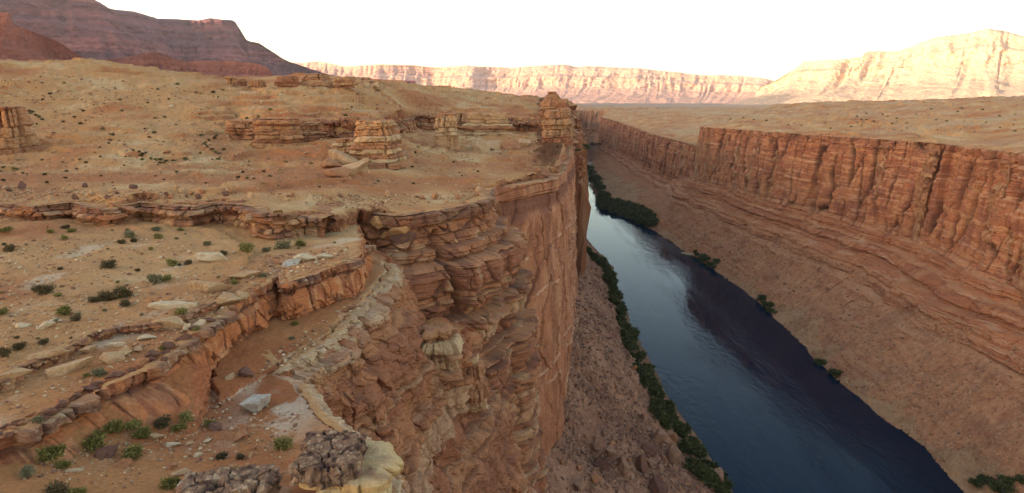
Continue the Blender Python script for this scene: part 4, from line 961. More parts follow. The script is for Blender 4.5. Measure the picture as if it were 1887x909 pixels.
put_outcrop(664, 186, 34, 40, 'crumbling red pillar below the crest at the shoulder of the hill', 24, .8, .2)
put_outcrop(690, 164, 34, 14, 'pale cap block at the right end of the crest rim', 25, .6, .4, TABPAL)
put_outcrop(426, 156, 14, 14, 'larger of two small red rock teeth on the hill crest', 26, .8, .4, crack=1)
put_outcrop(446, 158, 12, 12, 'smaller of two small red rock teeth on the hill crest', 27, .8, .4, crack=1)
put_outcrop(474, 160, 26, 12, 'low red hump on the crest between the teeth and the rim block', 28, .8, .4, crack=1)
put_outcrop(1016, 216, 52, 46, 'rounded red knob standing highest at the far end of the rim', 31, .8, .16, taper=.75, crack=2)
put_outcrop(1036, 224, 24, 40, 'narrow dark spire at the right shoulder of the rim-end knob', 32, .8, .16, taper=.3, crack=2)
put_outcrop(1024, 262, 44, 56, 'split pale-and-red corner tower at the far end of the canyon rim', 30, .7, .17, crack=4)
# leaning slabs fallen from the ledges
LEAN = 'leaning sandstone slabs under the upper ledge'
for i, (a, b, w_, rz, tl, lb) in enumerate(((872,272,34,.5,(.9,.2),'short dark slab lowest on the far side of the leaning row'),(890,276,50,.6,(1.0,.3),'long tan slab leaning second in the row under the ledge'),(912,274,56,.7,(1.0,.4),'broadest leaning slab in the middle of the row'),(936,274,42,.3,(.8,-.3),'red-faced slab propped against the broadest leaning one'),(958,268,38,-.2,(.35,-.4),'flat pale slab lying at the right end of the row'))):
    put_rock(a, b, w_, lb, LEAN, 'slab', 'tan' if i != 3 else 'red', i, rz, tl, .25, (1, .8, 1.5))
TUM = 'tumbled slabs below the tall stack'
for i, (a, b, w_, rz, tl, lb) in enumerate(((604,298,38,.4,(.5,.3),'rounded red block at the upper left of the tumbled slabs'),(636,302,72,.5,(.35,.25),'long tan slab on top of the tumbled pile below the stack'),(612,308,58,.6,(.3,.3),'narrow slab under the long one at the pile left side'),(650,316,54,.2,(.4,-.2),'short tilted slab low on the right of the tumbled pile'),(628,322,62,.4,(.2,.1),'broken red slab forming the toe of the tumbled pile'),(668,306,40,-.5,(.5,-.5),'steeply tipped block between the tumbled pile and the stack'))):
    put_rock(a, b, w_, lb, TUM, 'slab' if i else 'boulder', 'tan' if i % 2 else 'red', i + 5, rz, tl, .2, (1, .7, 1.6))

# ---- bench rocks named one by one: px, py (foot), width, kind, colour, turn, label
ROCKS = [
 (470,752,66,'slab','grey',.6,(-.25,.15),(1,.75,2.6),'large pale flat-topped block with a dark broken side below the red shelf cliff'),
 (455,692,30,'boulder','dark',.2,(0,0),(1,.9,1),'dark rounded block at the foot of the red cliff corner'),
 (424,694,24,'slab','tan',1.0,(1.2,.1),(1,.8,2),'thin upright tan flake beside the dark rounded block'),
 (197,838,46,'boulder','dark',.3,(0,0),(1,.7,.8),'wide dark boulder among the green bushes'),
 (229,856,36,'boulder','red',.9,(0,0),(1,.8,.8),'reddish boulder in front of the wide dark one'),
 (397,790,26,'boulder','dark',.4,(0,0),(1,.9,1),'small near-black boulder above the crusted ground'),
 (440,806,32,'boulder','red',1.4,(0,0),(1,.8,.8),'angular red block with a dark top beside pale crusted ground'),
 (364,840,16,'boulder','pale',.4,(0,0),(1,.9,.8),'round whitish cobble alone on the red sand'),
 (317,820,30,'slab','pale',.1,(0,.1),(1,.5,1.3),'flat whitish flagstone on red sand right of the bushes'),
 (382,812,20,'slab','pale',.9,(0,.1),(1,.6,1.3),'little pale flag behind the whitish cobble'),
 (351,818,16,'boulder','tan',.9,(0,0),(1,.8,.7),'small tan stone between flagstone and pale flag'),
 (334,872,36,'slab','tan',.5,(.5,.2),(1,.6,1.5),'tilted tan flake resting above the grey cracked slab'),
 (348,903,44,'slab','grey',.4,(.2,.3),(1,.7,2.2),'grey angular block beside the bright green bush'),
 (368,884,26,'slab','grey',-.6,(.1,-.4),(1,.5,1.8),'narrow grey splinter leaning on the angular grey block'),
 (138,868,30,'slab','pale',.5,(0,.1),(1,.4,1.3),'long thin pale splinter lying below the bushes'),
 (284,806,34,'slab','tan',.8,(.2,.2),(1,.6,1.8),'pointed tan slab between the bush clump and the red sand'),
 (316,862,20,'boulder','red',.5,(0,0),(1,.8,.9),'squat reddish stone above the bright green bush'),
 (124,684,92,'slab','tan',.62,(0.05,-.12),(1,.30,1.1),'long fallen capstone slab lying below the step of the upper bench'),
 (162,648,34,'slab','tan',.7,(-.2,.1),(1,.8,2.2),'thick end block broken off the long fallen capstone'),
 (90,655,70,'slab','tan',.6,(0.03,-.1),(1,.28,1.0),'slender ledge slab still in line along the step'),
 (22,690,66,'slab','tan',.6,(0.03,-.1),(1,.34,1.1),'weathered ledge slab at the end of the step by the picture edge'),
 (206,664,44,'slab','tan',.9,(.5,.2),(1,.7,2),'tan slab tipped up at the left of the small broken heap'),
 (232,650,40,'slab','tan',1.7,(1.0,.1),(1,.6,2),'upright slab splitting the small broken heap'),
 (216,636,30,'slab','pale',.3,(.1,0),(1,.6,1.6),'pale slab lying behind the small broken heap'),
 (252,646,26,'slab','tan',-.5,(.3,-.2),(1,.6,1.6),'short slab at the right of the small broken heap'),
 (268,624,36,'slab','pale',.2,(0,.05),(1,.6,1.5),'whitish flat stone alone on the red slope'),
 (42,602,30,'boulder','pale',.2,(0,0),(1,.6,.5),'pale low boulder at the start of the row on the upper bench'),
 (82,602,32,'boulder','pale',.9,(0,0),(1,.7,.5),'largest pale boulder in the row on the upper bench'),
 (104,592,22,'boulder','pale',.5,(0,0),(1,.7,.6),'pale boulder touching a grey shrub at the end of the row'),
 (312,600,62,'slab','tan',.15,(0.05,.08),(1,.55,1.8),'thick overhanging tan slab on the red step'),
 (344,604,20,'boulder','pale',.3,(0,0),(.8,.9,1.1),'rounded pale block wedged beside the overhanging slab'),
 (368,596,26,'boulder','pale',.9,(0,0),(1,.7,.7),'white-streaked block near the corner of the red cliff'),
 (322,566,84,'slab','pale',.2,(.02,.05),(1,.5,.8),'broad pale pavement slab with a yellow bush growing on it'),
 (385,534,74,'slab','tan',.75,(.12,.12),(1,.5,1.7),'long tilted slab with a black gap under its lower edge'),
 (418,556,60,'slab','tan',.5,(.18,.1),(1,.7,2.0),'square tan slab tipped at the cliff edge below the tilted slab'),
 (446,548,28,'boulder','tan',.4,(0,0),(1,.8,.8),'blocky tan stone right of the square tipped slab'),
 (452,510,66,'slab','tan',.2,(.06,.02),(1,.45,1.2),'flat grey-tan ledge slab left of the deep cliff crack'),
 (392,478,58,'slab','pale',.45,(.12,.08),(1,.4,1.6),'pale ragged ledge slab with brown shrubs along it'),
 (240,390,30,'boulder','red',.4,(0,0),(1,.8,.9),'dark red block sitting on the crest of the long ledge'),
 (78,420,22,'boulder','red',.4,(0,0),(1,.7,.8),'red block at the foot of the long ledge by yellow shrubs'),
 (462,404,26,'slab','tan',.9,(1.1,.3),(1,.9,2.5),'triangular tan block jammed in a cleft of the long ledge'),
 (828,446,54,'slab','orange',.6,(.75,.35),(1,.8,1.6),'tilted yellow-tan slab lying on the ledge over a dark slot'),
 (738,432,40,'boulder','orange',.5,(.2,.3),(1,.8,1.1),'orange-faced cube of rock fallen under the ledge'),
 (742,444,52,'boulder','dark',.2,(0,0),(1,.7,.7),'dark shadowed block beneath the orange-faced cube'),
 (698,414,36,'boulder','orange',.2,(0,0),(1,.7,.7),'orange block standing left of the dark gap under the ledge'),
 (708,436,18,'boulder','orange',.2,(0,0),(1,.8,.9),'little orange cube below the gap in the ledge'),
 (565,478,46,'boulder','pale',.3,(0,0),(1,.6,.5),'white crumbly knob on top of the cracked cliff block'),
 (596,474,36,'boulder','pale',.9,(0,0),(1,.7,.5),'pale rounded knob right of the white crumbly one'),
 (534,486,44,'boulder','grey',.6,(0,0),(1,.7,.45),'grey-white ragged knob beside the deep cliff crack'),
 (1122,496,22,'boulder','talus',.5,(0,0),(1,.8,.7),'pointed rock jutting from the bank into the river'),
 (1264,468,24,'slab','pale',-.5,(0,0),(1,.4,1),'pale sandbar stone at the water edge under the far wall'),
 (308,282,14,'boulder','red',.5,(0,0),(1,.8,.8),'reddish boulder on the grey clay patch of the hillside'),
]
for i, (a, b, w_, kd, cl, rz, tl, sz, lb) in enumerate(ROCKS):
    put_rock(a, b, w_, lb, None, kd, cl, i % 9, rz, tl, .28, sz)
# talus boulders beside the river
TB = [(1211,812,30,'talus','pale square boulder highest in the big boulder pile'),(1242,848,38,'talus','tallest pale boulder at the riverward edge of the pile'),(1097,828,28,'talus','tan boulder at the cliffward end of the pile'),(1120,832,24,'talus','narrow boulder just right of the tan one in the pile'),(1149,860,38,'talus','broad boulder in the front middle of the pile'),(1195,832,32,'dark','dark boulder in the heart of the pile'),(1198,853,20,'talus','small pale round boulder under the dark one'),(1108,862,32,'dark','dark reddish boulder below the narrow one'),(1180,862,30,'dark','shadowed boulder between the broad and round ones'),(1319,884,38,'talus','large boulder at the water edge among bushes'),(1291,880,22,'talus','block beside the bushes left of the water-edge boulder'),(1113,802,16,'talus','loose boulder above the pile'),(1066,896,26,'talus','flat boulder near the cliff foot'),(1097,886,26,'red','reddish boulder right of the flat one near the cliff foot'),(1211,904,40,'dark','dark wide boulder at the lowest edge of the pile'),(1159,690,14,'talus','single pale boulder half way up the rubble slope'),(1240,810,20,'red','reddish block behind the tallest pale boulder')]
for i, (a, b, w_, cl, lb) in enumerate(TB):
    put_rock(a, b, w_, lb, 'boulder pile at the foot of the cliff', 'boulder', cl, i % 9, i * 1.3, (0, 0), .3, (1, .85, 1.25 if i != 1 else 1.7))
def inside(px, py, poly):
    c = False; n = len(poly)
    for i in range(n):
        (x1, y1), (x2, y2) = poly[i], poly[(i + 1) % n]
        if (y1 > py) != (y2 > py) and px < x1 + (py - y1) * (x2 - x1) / (y2 - y1): c = not c
    return c
def scatter(poly, n, ok=None, gap=0):
    xs = [p[0] for p in poly]; ys = [p[1] for p in poly]; out_ = []
    for _ in range(n * 40):
        if len(out_) >= n: break
        a, b = random.uniform(min(xs), max(xs)), random.uniform(min(ys), max(ys))
        if not inside(a, b, poly): continue
        s = spot(a, b)
        if s is None or (ok and not ok(s)): continue
        if gap and any((a - c[0]) ** 2 + (b - c[1]) ** 2 < gap * gap for c in out_): continue
        out_.append((a, b))
    return out_
TALP = [(1062,470),(1100,500),(1130,560),(1190,690),(1270,810),(1330,905),(1030,905),(1028,650)]
for i, (a, b) in enumerate(scatter(TALP, 90, lambda s: s[2] == 20, 9)):
    put_rock(a, b, random.uniform(6, 13) * (.5 + .6 * (b - 450) / 450), 'angular brown boulder strewn on the rubble slope between red cliff and river', 'boulders strewn on the rubble slope', 'boulder', random.choice(['talus','talus','dark','red']), i % 9, random.uniform(0, 6), (0, 0), .3, (1, random.uniform(.6, 1), random.uniform(.7, 1.2)))
FTAL = [(1230,410),(1450,470),(1700,600),(1887,690),(1887,880),(1790,885),(1545,690),(1330,495)]
for i, (a, b) in enumerate(scatter(FTAL, 70, None, 10)):
    put_rock(a, b, random.uniform(3.5, 9), 'brown block lying on the slope below the opposite canyon wall', 'blocks on the slope across the river', 'boulder', random.choice(['red','talus','tan']), i % 9, random.uniform(0, 6), (0, 0), .35, (1, .8, 1.0))
HILL = [(0,130),(300,150),(560,175),(760,190),(1000,250),(1000,320),(880,340),(560,350),(0,360)]
for i, (a, b) in enumerate(scatter(HILL, 70, lambda s: s[2] in (5, 6), 12)):
    put_rock(a, b, random.uniform(5, 11), 'small angular stone lying loose on the tan hillside', 'loose stones on the hillside', random.choice(['boulder','slab','slab']), random.choice(['red','tan','tan','pale']), i % 9, random.uniform(0, 6), (random.uniform(-.3, .3), random.uniform(-.3, .3)), .3, (1, .8, 1.2))
LEDG = [(0,345),(250,345),(700,362),(890,350),(890,366),(700,384),(560,376),(300,365),(0,372)]
for i, (a, b) in enumerate(scatter(LEDG, 60, None, 8)):
    put_rock(a, b, random.uniform(7, 17), 'broken brown block in the rubble row along the lip of the long ledge', 'rubble row on the long ledge', random.choice(['boulder','slab','boulder']), random.choice(['red','tan','dark']), i % 9, random.uniform(0, 6), (random.uniform(-.4, .4), random.uniform(-.4, .4)), .3, (1, .8, 1.2))
RIM = [(-10,812),(60,790),(130,747),(200,712),(300,662),(400,585),(396,575),(300,645),(200,695),(100,745),(0,790)]
for i, (a, b) in enumerate(scatter(RIM, 34, None, 10)):
    put_rock(a, b, random.uniform(14, 30), 'dark varnished block along the broken rim above the bushes', 'dark blocks along the lower rim', 'boulder', random.choice(['dark','dark','red']), i % 9, random.uniform(.3, .9), (0, 0), .35, (1, .6, .8))
BENCH = [(0,440),(300,440),(480,470),(500,500),(380,590),(200,690),(0,780)]
for i, (a, b) in enumerate(scatter(BENCH, 50, None, 14)):
    put_rock(a, b, random.uniform(5, 12), 'small pale stone scattered on the sandy upper bench', 'pale stones on the upper bench', random.choice(['boulder','slab']), random.choice(['pale','tan']), i % 9, random.uniform(0, 6), (0, 0), .35, (1, .7, .8))
LOW = [(20,880),(60,840),(300,790),(400,730),(560,760),(520,880),(340,850),(240,900)]
for i, (a, b) in enumerate(scatter(LOW, 34, None, 14)):
    put_rock(a, b, random.uniform(6, 14), 'small stone scattered on the red sand of the lower shelf', 'small stones on the lower shelf', random.choice(['boulder','slab']), random.choice(['pale','tan','red','dark']), i % 9, random.uniform(0, 6), (0, 0), .35, (1, .7, .8))

# ---- cracked caprock on its pale pedestal, and the cracked slab beside it
def cracked_cap(seed, wx, wy, h, n=150, cellsz=.26, irregular=.18):
    g = np.linspace(-1, 1, n); A, B = np.meshgrid(g, g, indexing='ij')
    sq = np.sqrt(1 - .5 * B * B), np.sqrt(1 - .5 * A * A)
    a, b = A * (.55 + .45 * sq[0]), B * (.55 + .45 * sq[1])
    th = np.arctan2(b, a); k = 1 + irregular * vnoise2((np.cos(th) * 1.6 + seed).astype(F4), (np.sin(th) * 1.6).astype(F4), seed) + irregular * .5 * vnoise2((np.cos(th) * 5).astype(F4), (np.sin(th) * 5 + seed).astype(F4), seed + 1)
    x, y = (a * k * wx * .5).astype(F4), (b * k * wy * .5).astype(F4)
    wob = fbm2(x * 1.2, y * 1.2, 3, seed) * .12 * wx
    f1, f2, rid = cell2((x + wob) / (cellsz * wx), (y + wob * .6) / (cellsz * wx), seed)
    e1, e2, r2 = cell2((x - wob) / (cellsz * wx * .36), y / (cellsz * wx * .36), seed + 5)
    edge = np.maximum(np.abs(A), np.abs(B))
    z = h * (1 - sstep(.93, 1.0, edge)) + (rid - .5) * .012 * wx
    z = z - np.exp(-((f2 - f1) / .045) ** 2) * .40 * h - np.exp(-((e2 - e1) / .06) ** 2) * .012 * wx + fbm2(x * 5 / wx * 3, y * 5 / wx * 3, 4, seed + 7, .6) * .05 * wx * .6
    z = np.where(edge > .999, 0, np.maximum(z, .02)).astype(F4)
    sd_ = sstep(.90, .95, edge); k3 = 6 / wx
    x = x + fbm3(x * k3, y * k3, z * k3 * 1.5, 4, seed + 31, .6) * .16 * wx * sd_; y = y + fbm3(x * k3 + 9, y * k3, z * k3 * 1.5, 4, seed + 33, .6) * .16 * wx * sd_
    c = mix(np.ones(x.shape + (3,), F4) * C3(.20, .112, .072), C3(.38, .255, .165), sstep(.0, .45, fbm3(x * 12 / wx, y * 12 / wx, z * 12 / wx, 4, seed + 9, .65)))
    c = mix(c, C3(.08, .043, .033), sstep(.0, .45, -fbm3(x * 7 / wx, y * 7 / wx, z * 7 / wx, 3, seed + 19)))
    c = mix(c, C3(.05, .03, .025), np.exp(-((f2 - f1) / .05) ** 2))
    II = np.arange(n * n, dtype=np.int32).reshape(n, n)
    x, y = x.astype(F4), y.astype(F4)
    return np.stack([x, y, z], -1).reshape(-1, 3), np.stack([II[:-1, :-1], II[1:, :-1], II[1:, 1:], II[:-1, 1:]], -1).reshape(-1, 4), np.clip(c.reshape(-1, 3), .02, .8)
def thing(name, loc, label, cat):
    e = bpy.data.objects.new(name, None); COL.objects.link(e); e.location = loc; e.empty_display_size = .3
    return tag(e, label, cat)
PALEY = ((.45,.29,.13),(.48,.35,.20),(.41,.25,.10),(.46,.31,.16))
c0 = PZ(622, 858, -22.2); k0 = np.linalg.norm(c0[:2])
cap = thing('capped_pedestal', c0, 'dark cracked caprock on a pale yellow sandstone pedestal at the brink', 'rock pillar')
V, Fq, tn = outcrop_mesh(61, 5.0, 4.2, 9.0, .9, PALEY, taper=.0, crack=2, rough=.25)
ped = mesh_np('pedestal', V - [0, 0, 9.0], Fq, M_ROCK, tn, parent=cap); ped.location = (.9, .5, 0)
V, Fq, tn = cracked_cap(5, 3.9, 4.4, 1.2, 190, .36); ct = mesh_np('caprock', V, Fq, M_ROCK, tn, parent=cap); ct.location = (-.35, .2, -.15)
c1 = PZ(425, 905, -23.0)
V, Fq, tn = cracked_cap(8, 5.6, 2.8, 1.3, 190, .34); sl_ = mesh_np('cracked_slab', V, Fq, M_ROCK, tn); sl_.location = c1 + np.array([0, .3, -.7]); sl_.rotation_euler = (0, 0, .25)
tag(sl_, 'long dark slab split by a zigzag crack beside the capped pedestal', 'rock')
print('rocks', time.time() - T0)

# ------------------------------------------------------------------ shrubs
def shrub_mesh(name, seed, n, h, leaf, cols, wide=1.0):
    r = np.random.RandomState(seed); Vs = []; Ts = []
    lob = [(r.uniform(-.24, .24), r.uniform(-.24, .24), r.uniform(.12, .50), r.uniform(.20, .34)) for _ in range(9)]
    for i in range(n):
        lx, ly, lz, lr = lob[i % 9]
        d = r.normal(size=3); d /= np.linalg.norm(d)
        q = np.array([lx, ly, lz * h]) + d * lr * r.uniform(.25, 1.0) * np.array([1, 1, h])
        if q[2] < .0: q[2] = r.uniform(.0, .18)
        up = d * .7 + np.array([0, 0, .5]) + r.normal(size=3) * .45; up /= np.linalg.norm(up)
        sd_ = np.cross(up, r.normal(size=3)); sd_ /= np.linalg.norm(sd_) + 1e-9
        L = leaf * r.uniform(.6, 1.4)
        Vs += [q - sd_ * L * .30, q + sd_ * L * .30, q + up * L]
        c = np.array(cols[r.randint(len(cols))]) * r.uniform(.75, 1.25); Ts += [c, c, c]
    for i in range(14):                                   # woody stems
        lx, ly, lz, lr = lob[i % 9]; a = np.array([r.uniform(-.05, .05), r.uniform(-.05, .05), -.04]); b = np.array([lx, ly, lz * h]) + r.normal(size=3) * .08
        s_ = np.cross(b - a, [r.normal(), r.normal(), .1]); s_ = s_ / (np.linalg.norm(s_) + 1e-9) * .014
        Vs += [a - s_, a + s_, b]; Ts += [np.array((.10, .07, .05))] * 3
    o = mesh_np(name, np.array(Vs), np.arange(len(Vs), dtype=np.int32).reshape(-1, 3), M_LEAF, np.array(Ts, F4)); d = o.data; bpy.data.objects.remove(o)
    return d
def leaf_mat():
    m, t, b = nt('shrub_foliage'); b.inputs['Roughness'].default_value = .8; b.inputs['Specular IOR Level'].default_value = .1
    at = add(t, 'ShaderNodeAttribute', attribute_name='tint'); t.links.new(at.outputs['Color'], b.inputs['Base Color'])
    return m
M_LEAF = leaf_mat()
SC = dict(dark=[(.10,.07,.035),(.12,.085,.045),(.085,.065,.03)], green=[(.17,.14,.04),(.21,.175,.05),(.12,.105,.035)], grey=[(.19,.16,.09),(.15,.13,.075),(.22,.18,.10)], yellow=[(.22,.18,.05),(.17,.16,.05),(.26,.20,.075)], bank=[(.05,.06,.02),(.075,.08,.026),(.035,.042,.017),(.10,.095,.036)])
SM = {(c, v): shrub_mesh('shrub', 11 + v * 5 + len(c), 900 if c != 'bank' else 700, .8 if c != 'bank' else 1.0, .11 if c != 'bank' else .15, SC[c]) for c in SC for v in range(4)}
def put_shrub(px, py, w_, c, label, group, name='shrub', hs=1.0, cat='shrub'):
    s = spot(px, py)
    if s is None: return
    k = w_ * s[1] / FPX
    o = bpy.data.objects.new(name, SM[(c, random.randrange(4))]); COL.objects.link(o)
    o.location = s[0] + np.array([0, 0, -.03 * k]); o.scale = (k * 1.15, k * 1.15, k * hs * random.uniform(.85, 1.15)); o.rotation_euler = (0, 0, random.uniform(0, 6.28))
    tag(o, label, cat, group)
UB = 'shrubs on the upper bench'; LB_ = 'bushes on the lower shelf'
SH = [(80,538,32,'dark',UB,'dark round shrub alone on the open sandy bench'),(201,492,26,'dark',UB,'dark green shrub in front of a white crust patch'),(287,520,28,'grey',UB,'grey-green round shrub beside a small red rock nose'),(308,517,20,'yellow',UB,'brownish shrub touching the grey-green round one'),
 (225,547,36,'dark',UB,'largest olive shrub in the low row across the bench'),(194,553,30,'dark',UB,'low spreading shrub in the middle of the bench row'),(172,554,20,'dark',UB,'small shrub at the start of the bench row'),(230,563,18,'dark',UB,'little dark shrub below the largest olive one'),
 (122,577,26,'green',UB,'green shrub with a smaller dark one at its foot'),(140,590,17,'dark',UB,'smaller dark shrub at the foot of the green one'),(332,577,24,'yellow',UB,'yellow-green bush on the broad pale slab'),(102,593,15,'grey',UB,'grey shrub beside the row of pale boulders'),(19,462,20,'dark',UB,'flat dark shrub near the bench edge by the picture side'),
 (224,449,15,'dark',UB,'small dark shrub, one of two below the grey bush'),(246,445,14,'dark',UB,'second dark shrub right under the grey bush'),(238,436,24,'grey',UB,'wide grey bush at the foot of the long ledge'),(119,440,15,'yellow',UB,'yellow tuft out on the pale sand strip'),(93,428,13,'yellow',UB,'yellow tuft behind the pale sand strip'),
 (132,427,14,'green',UB,'low green shrub at the ledge foot'),(121,421,15,'dark',UB,'dark shrub right against the ledge foot'),(11,426,22,'green',UB,'long green tuft at the ledge foot by the picture side'),(292,438,15,'yellow',UB,'olive tuft in the sparse line below the ledge'),(333,424,13,'yellow',UB,'yellow shrub tight under the ledge'),(288,425,17,'grey',UB,'greyish shrub tight under the ledge'),
 (2,578,22,'green',UB,'green shrub cut by the picture edge'),(104,544,15,'yellow',UB,'yellow tuft right of the lone dark shrub'),(317,489,22,'yellow',UB,'olive shrub at the start of the pale ledge slab'),(346,486,15,'dark',UB,'brown shrub under the pale ragged ledge slab'),
 (456,463,27,'yellow',UB,'yellow-green bush, first in the clump behind the cracked block'),(490,462,19,'grey',UB,'small grey bush in the clump behind the cracked block'),(522,456,28,'grey',UB,'largest grey bush in the clump behind the cracked block'),(555,452,22,'green',UB,'green bush, last in the clump behind the cracked block'),
 (484,511,16,'grey',UB,'grey shrub by the deep crack'),(430,522,16,'yellow',UB,'yellow tuft on the grey-tan ledge slab'),(380,451,16,'grey',UB,'grey shrub above the pale ragged slab'),(412,469,17,'dark',UB,'brown shrub at the end of the pale ragged slab'),(542,599,15,'green','shrubs on the middle shelf','green tuft at the foot of the cracked red cliff'),(537,625,11,'grey','shrubs on the middle shelf','grey tuft in the middle of the shelf'),(362,608,13,'yellow',UB,'yellow tuft near the red cliff corner'),
 (34,642,24,'dark',UB,'dark green shrub, the right one of a pair above the ledge slabs'),(8,654,26,'dark',UB,'dark grey shrub, the left one of a pair above the ledge slabs'),(80,635,16,'dark',UB,'small dark shrub behind the slender ledge slab'),(182,690,26,'grey',UB,'grey dome-shaped shrub below the broken heap'),(301,643,15,'green',UB,'bright tuft on the red slope near the rim'),(70,777,20,'grey',UB,'grey shrub among the dark rim blocks'),(169,718,13,'yellow',UB,'faint yellow tuft above the dark rim'),(158,693,12,'yellow',UB,'yellow tuft left of the grey dome shrub'),
 (176,820,44,'green',LB_,'large green bush at the near end of the clump'),(95,842,44,'green',LB_,'wide green bush apart from the clump under the pale slope'),(244,842,38,'green',LB_,'green bush between the dark and reddish boulders'),(118,858,28,'green',LB_,'bright low bush below the wide one'),(53,875,30,'grey',LB_,'grey-blue dome bush on bare red sand'),(267,802,32,'green',LB_,'feathery bush beside the pointed tan slab'),(214,792,38,'green',LB_,'tall bush in the middle of the clump'),(244,786,32,'yellow',LB_,'yellowish bush at the back of the clump'),(298,784,32,'dark',LB_,'dark bush against the red cliff foot'),
 (313,897,34,'green',LB_,'brightest green bush beside the grey angular block'),(36,824,24,'dark',LB_,'dark bush on the pale slope under the rim'),(523,822,34,'yellow',LB_,'yellow-brown grass clump on the crusted ground'),(408,842,24,'dark',LB_,'dark dry bush right of the whitish cobble'),(103,912,40,'dark',LB_,'dark bush cut by the lower picture edge'),(141,912,32,'green',LB_,'green bush cut by the lower picture edge'),(389,784,22,'yellow',LB_,'olive bush by the near-black boulder'),(431,868,16,'yellow',LB_,'yellow tuft behind the cracked slab'),(347,774,26,'yellow',LB_,'olive bush at the foot of the dark cliff corner'),(443,845,16,'dark',LB_,'small dry tuft right of the dark dry bush'),(330,790,24,'green',LB_,'low green bush in front of the cliff foot')]
for a, b, w_, c, g, lb in SH: put_shrub(a, b, w_, c, lb, g)
HS = 'scrub dotted over the hillside'
lines_ = [((188,236),(232,262)),((196,246),(272,292)),((272,292),(330,300)),((330,298),(404,250)),((60,208),(80,222)),((240,272),(300,300)),((0,308),(60,322)),((380,265),(420,300))]
pts = []
for (a, b), (c, d) in lines_:
    for k in range(6):
        f = random.random(); pts.append((a + (c - a) * f + random.uniform(-4, 4), b + (d - b) * f + random.uniform(-3, 3)))
pts += scatter([(0,140),(330,150),(560,190),(760,205),(1000,260),(1000,320),(880,335),(620,345),(0,352)], 110, lambda s: s[2] in (5, 6) and s[3] < .4, 10)
for a, b in pts: put_shrub(a, b, random.uniform(4, 8), random.choice(['dark','dark','dark','grey','green']), 'tiny dark shrub dotted on the tan hillside', HS)
MS = 'low scrub on the ledges and shelves'
for a, b in scatter([(0,425),(480,425),(640,450),(480,470),(380,560),(200,640),(0,700)], 24, lambda s: s[3] < .3, 12): put_shrub(a, b, random.uniform(5, 10), random.choice(['dark','yellow','grey']), 'tiny dry tuft on the sandy upper bench', MS)
for a, b in scatter([(1330,215),(1887,195),(1887,250),(1330,228)], 40, lambda s: s[2] == 8 and s[3] < .3, 8): put_shrub(a, b, random.uniform(3, 5), random.choice(['dark','grey']), 'tiny shrub speck on the flat land above the opposite wall', 'scrub across the river')
# river-bank thickets, bush by bush
BK = 'bushes along the near river bank'
path = [(1062,450),(1098,472),(1126,505),(1136,548),(1158,608),(1192,680),(1226,748),(1270,812),(1310,868),(1335,905)]
nb = 0
for i in range(len(path) - 1):
    (a, b), (c, d) = path[i], path[i + 1]
    for k in range(17):
        f = random.random(); f = f if random.random() < .5 else (.15 + .7 * random.random()) * .6; wd = 8 + 22 * f if 0 else random.uniform(0, 1) ** 1.2 * (10 + 26 * (b - 440) / 460)
        put_shrub(a + (c - a) * f - wd + 2, b + (d - b) * f + 3, random.uniform(12, 20) + 18 * (b - 450) / 450, 'bank', 'dark green bush in the thicket along the near river bank', BK, 'riverside_bush', .9, 'bush')
FB = 'bushes along the opposite river bank'
for poly, n, w0 in (([(1086,312),(1098,330),(1112,352),(1116,372),(1150,378),(1200,392),(1212,416),(1196,418),(1150,408),(1110,398),(1106,384),(1108,360),(1088,330)], 90, 17), ([(1272,462),(1300,470),(1328,490),(1325,500),(1290,486)], 14, 13), ([(1056,278),(1084,268),(1108,266),(1108,270),(1070,280)], 12, 8), ([(1395,545),(1430,572),(1440,590),(1415,575)], 6, 14), ([(1490,650),(1540,690),(1545,700),(1500,668)], 6, 16), ([(1780,895),(1830,885),(1887,885),(1887,909),(1790,909)], 8, 26)):
    for a, b in scatter(poly, n, None, 4): put_shrub(a, b, w0 * random.uniform(.7, 1.3), 'bank', 'dark green bush in the thicket below the opposite canyon wall', FB, 'riverside_bush', .75, 'bush')
print('shrubs', time.time() - T0)

# ------------------------------------------------------------------ loose stones nobody could count
def rubble(name, polys, n, lo, hi, cols, ok, seed, label):
    r = np.random.RandomState(seed); Vb, Fb = ICO1; Vs = []; Fs = []; Ts = []; m = 0
    for poly, share in polys:
        xs = [p[0] for p in poly]; ys = [p[1] for p in poly]; got = 0
        for _ in range(int(n * share) * 12):
            if got >= n * share: break
            a, b = r.uniform(min(xs), max(xs)), r.uniform(min(ys), max(ys))
            if not inside(a, b, poly): continue
            s = spot(a, b)
            if s is None or not ok(s): continue
            if vnoise2(np.array([s[0][0] / 9], F4), np.array([s[0][1] / 9], F4), seed)[0] < r.uniform(-.9, .6): continue
            k = (lo + (hi - lo) * r.rand() ** 2.5) * s[1] / FPX
            q = Vb * (r.uniform(.6, 1.2, size=(len(Vb), 1))) * np.array([.5, .4, .3]) * k
            ang = r.uniform(0, 6.28); c_, s_ = math.cos(ang), math.sin(ang)
            q = np.stack([q[:, 0] * c_ - q[:, 1] * s_, q[:, 0] * s_ + q[:, 1] * c_, q[:, 2]], -1) + s[0] + [r.uniform(-.5, .5) * k, r.uniform(-.5, .5) * k, k * .08]
            Vs.append(q); Fs.append(Fb + m); m += len(q); got += 1
            Ts.append(np.repeat(np.array([cols[r.randint(len(cols))]]) * r.uniform(.75, 1.25), len(q), 0))
    o = mesh_np(name, np.concatenate(Vs), np.concatenate(Fs), M_LAND, np.concatenate(Ts).astype(F4)); return tag(o, label, None, None, 'stuff')
flat = lambda s: s[3] < .55
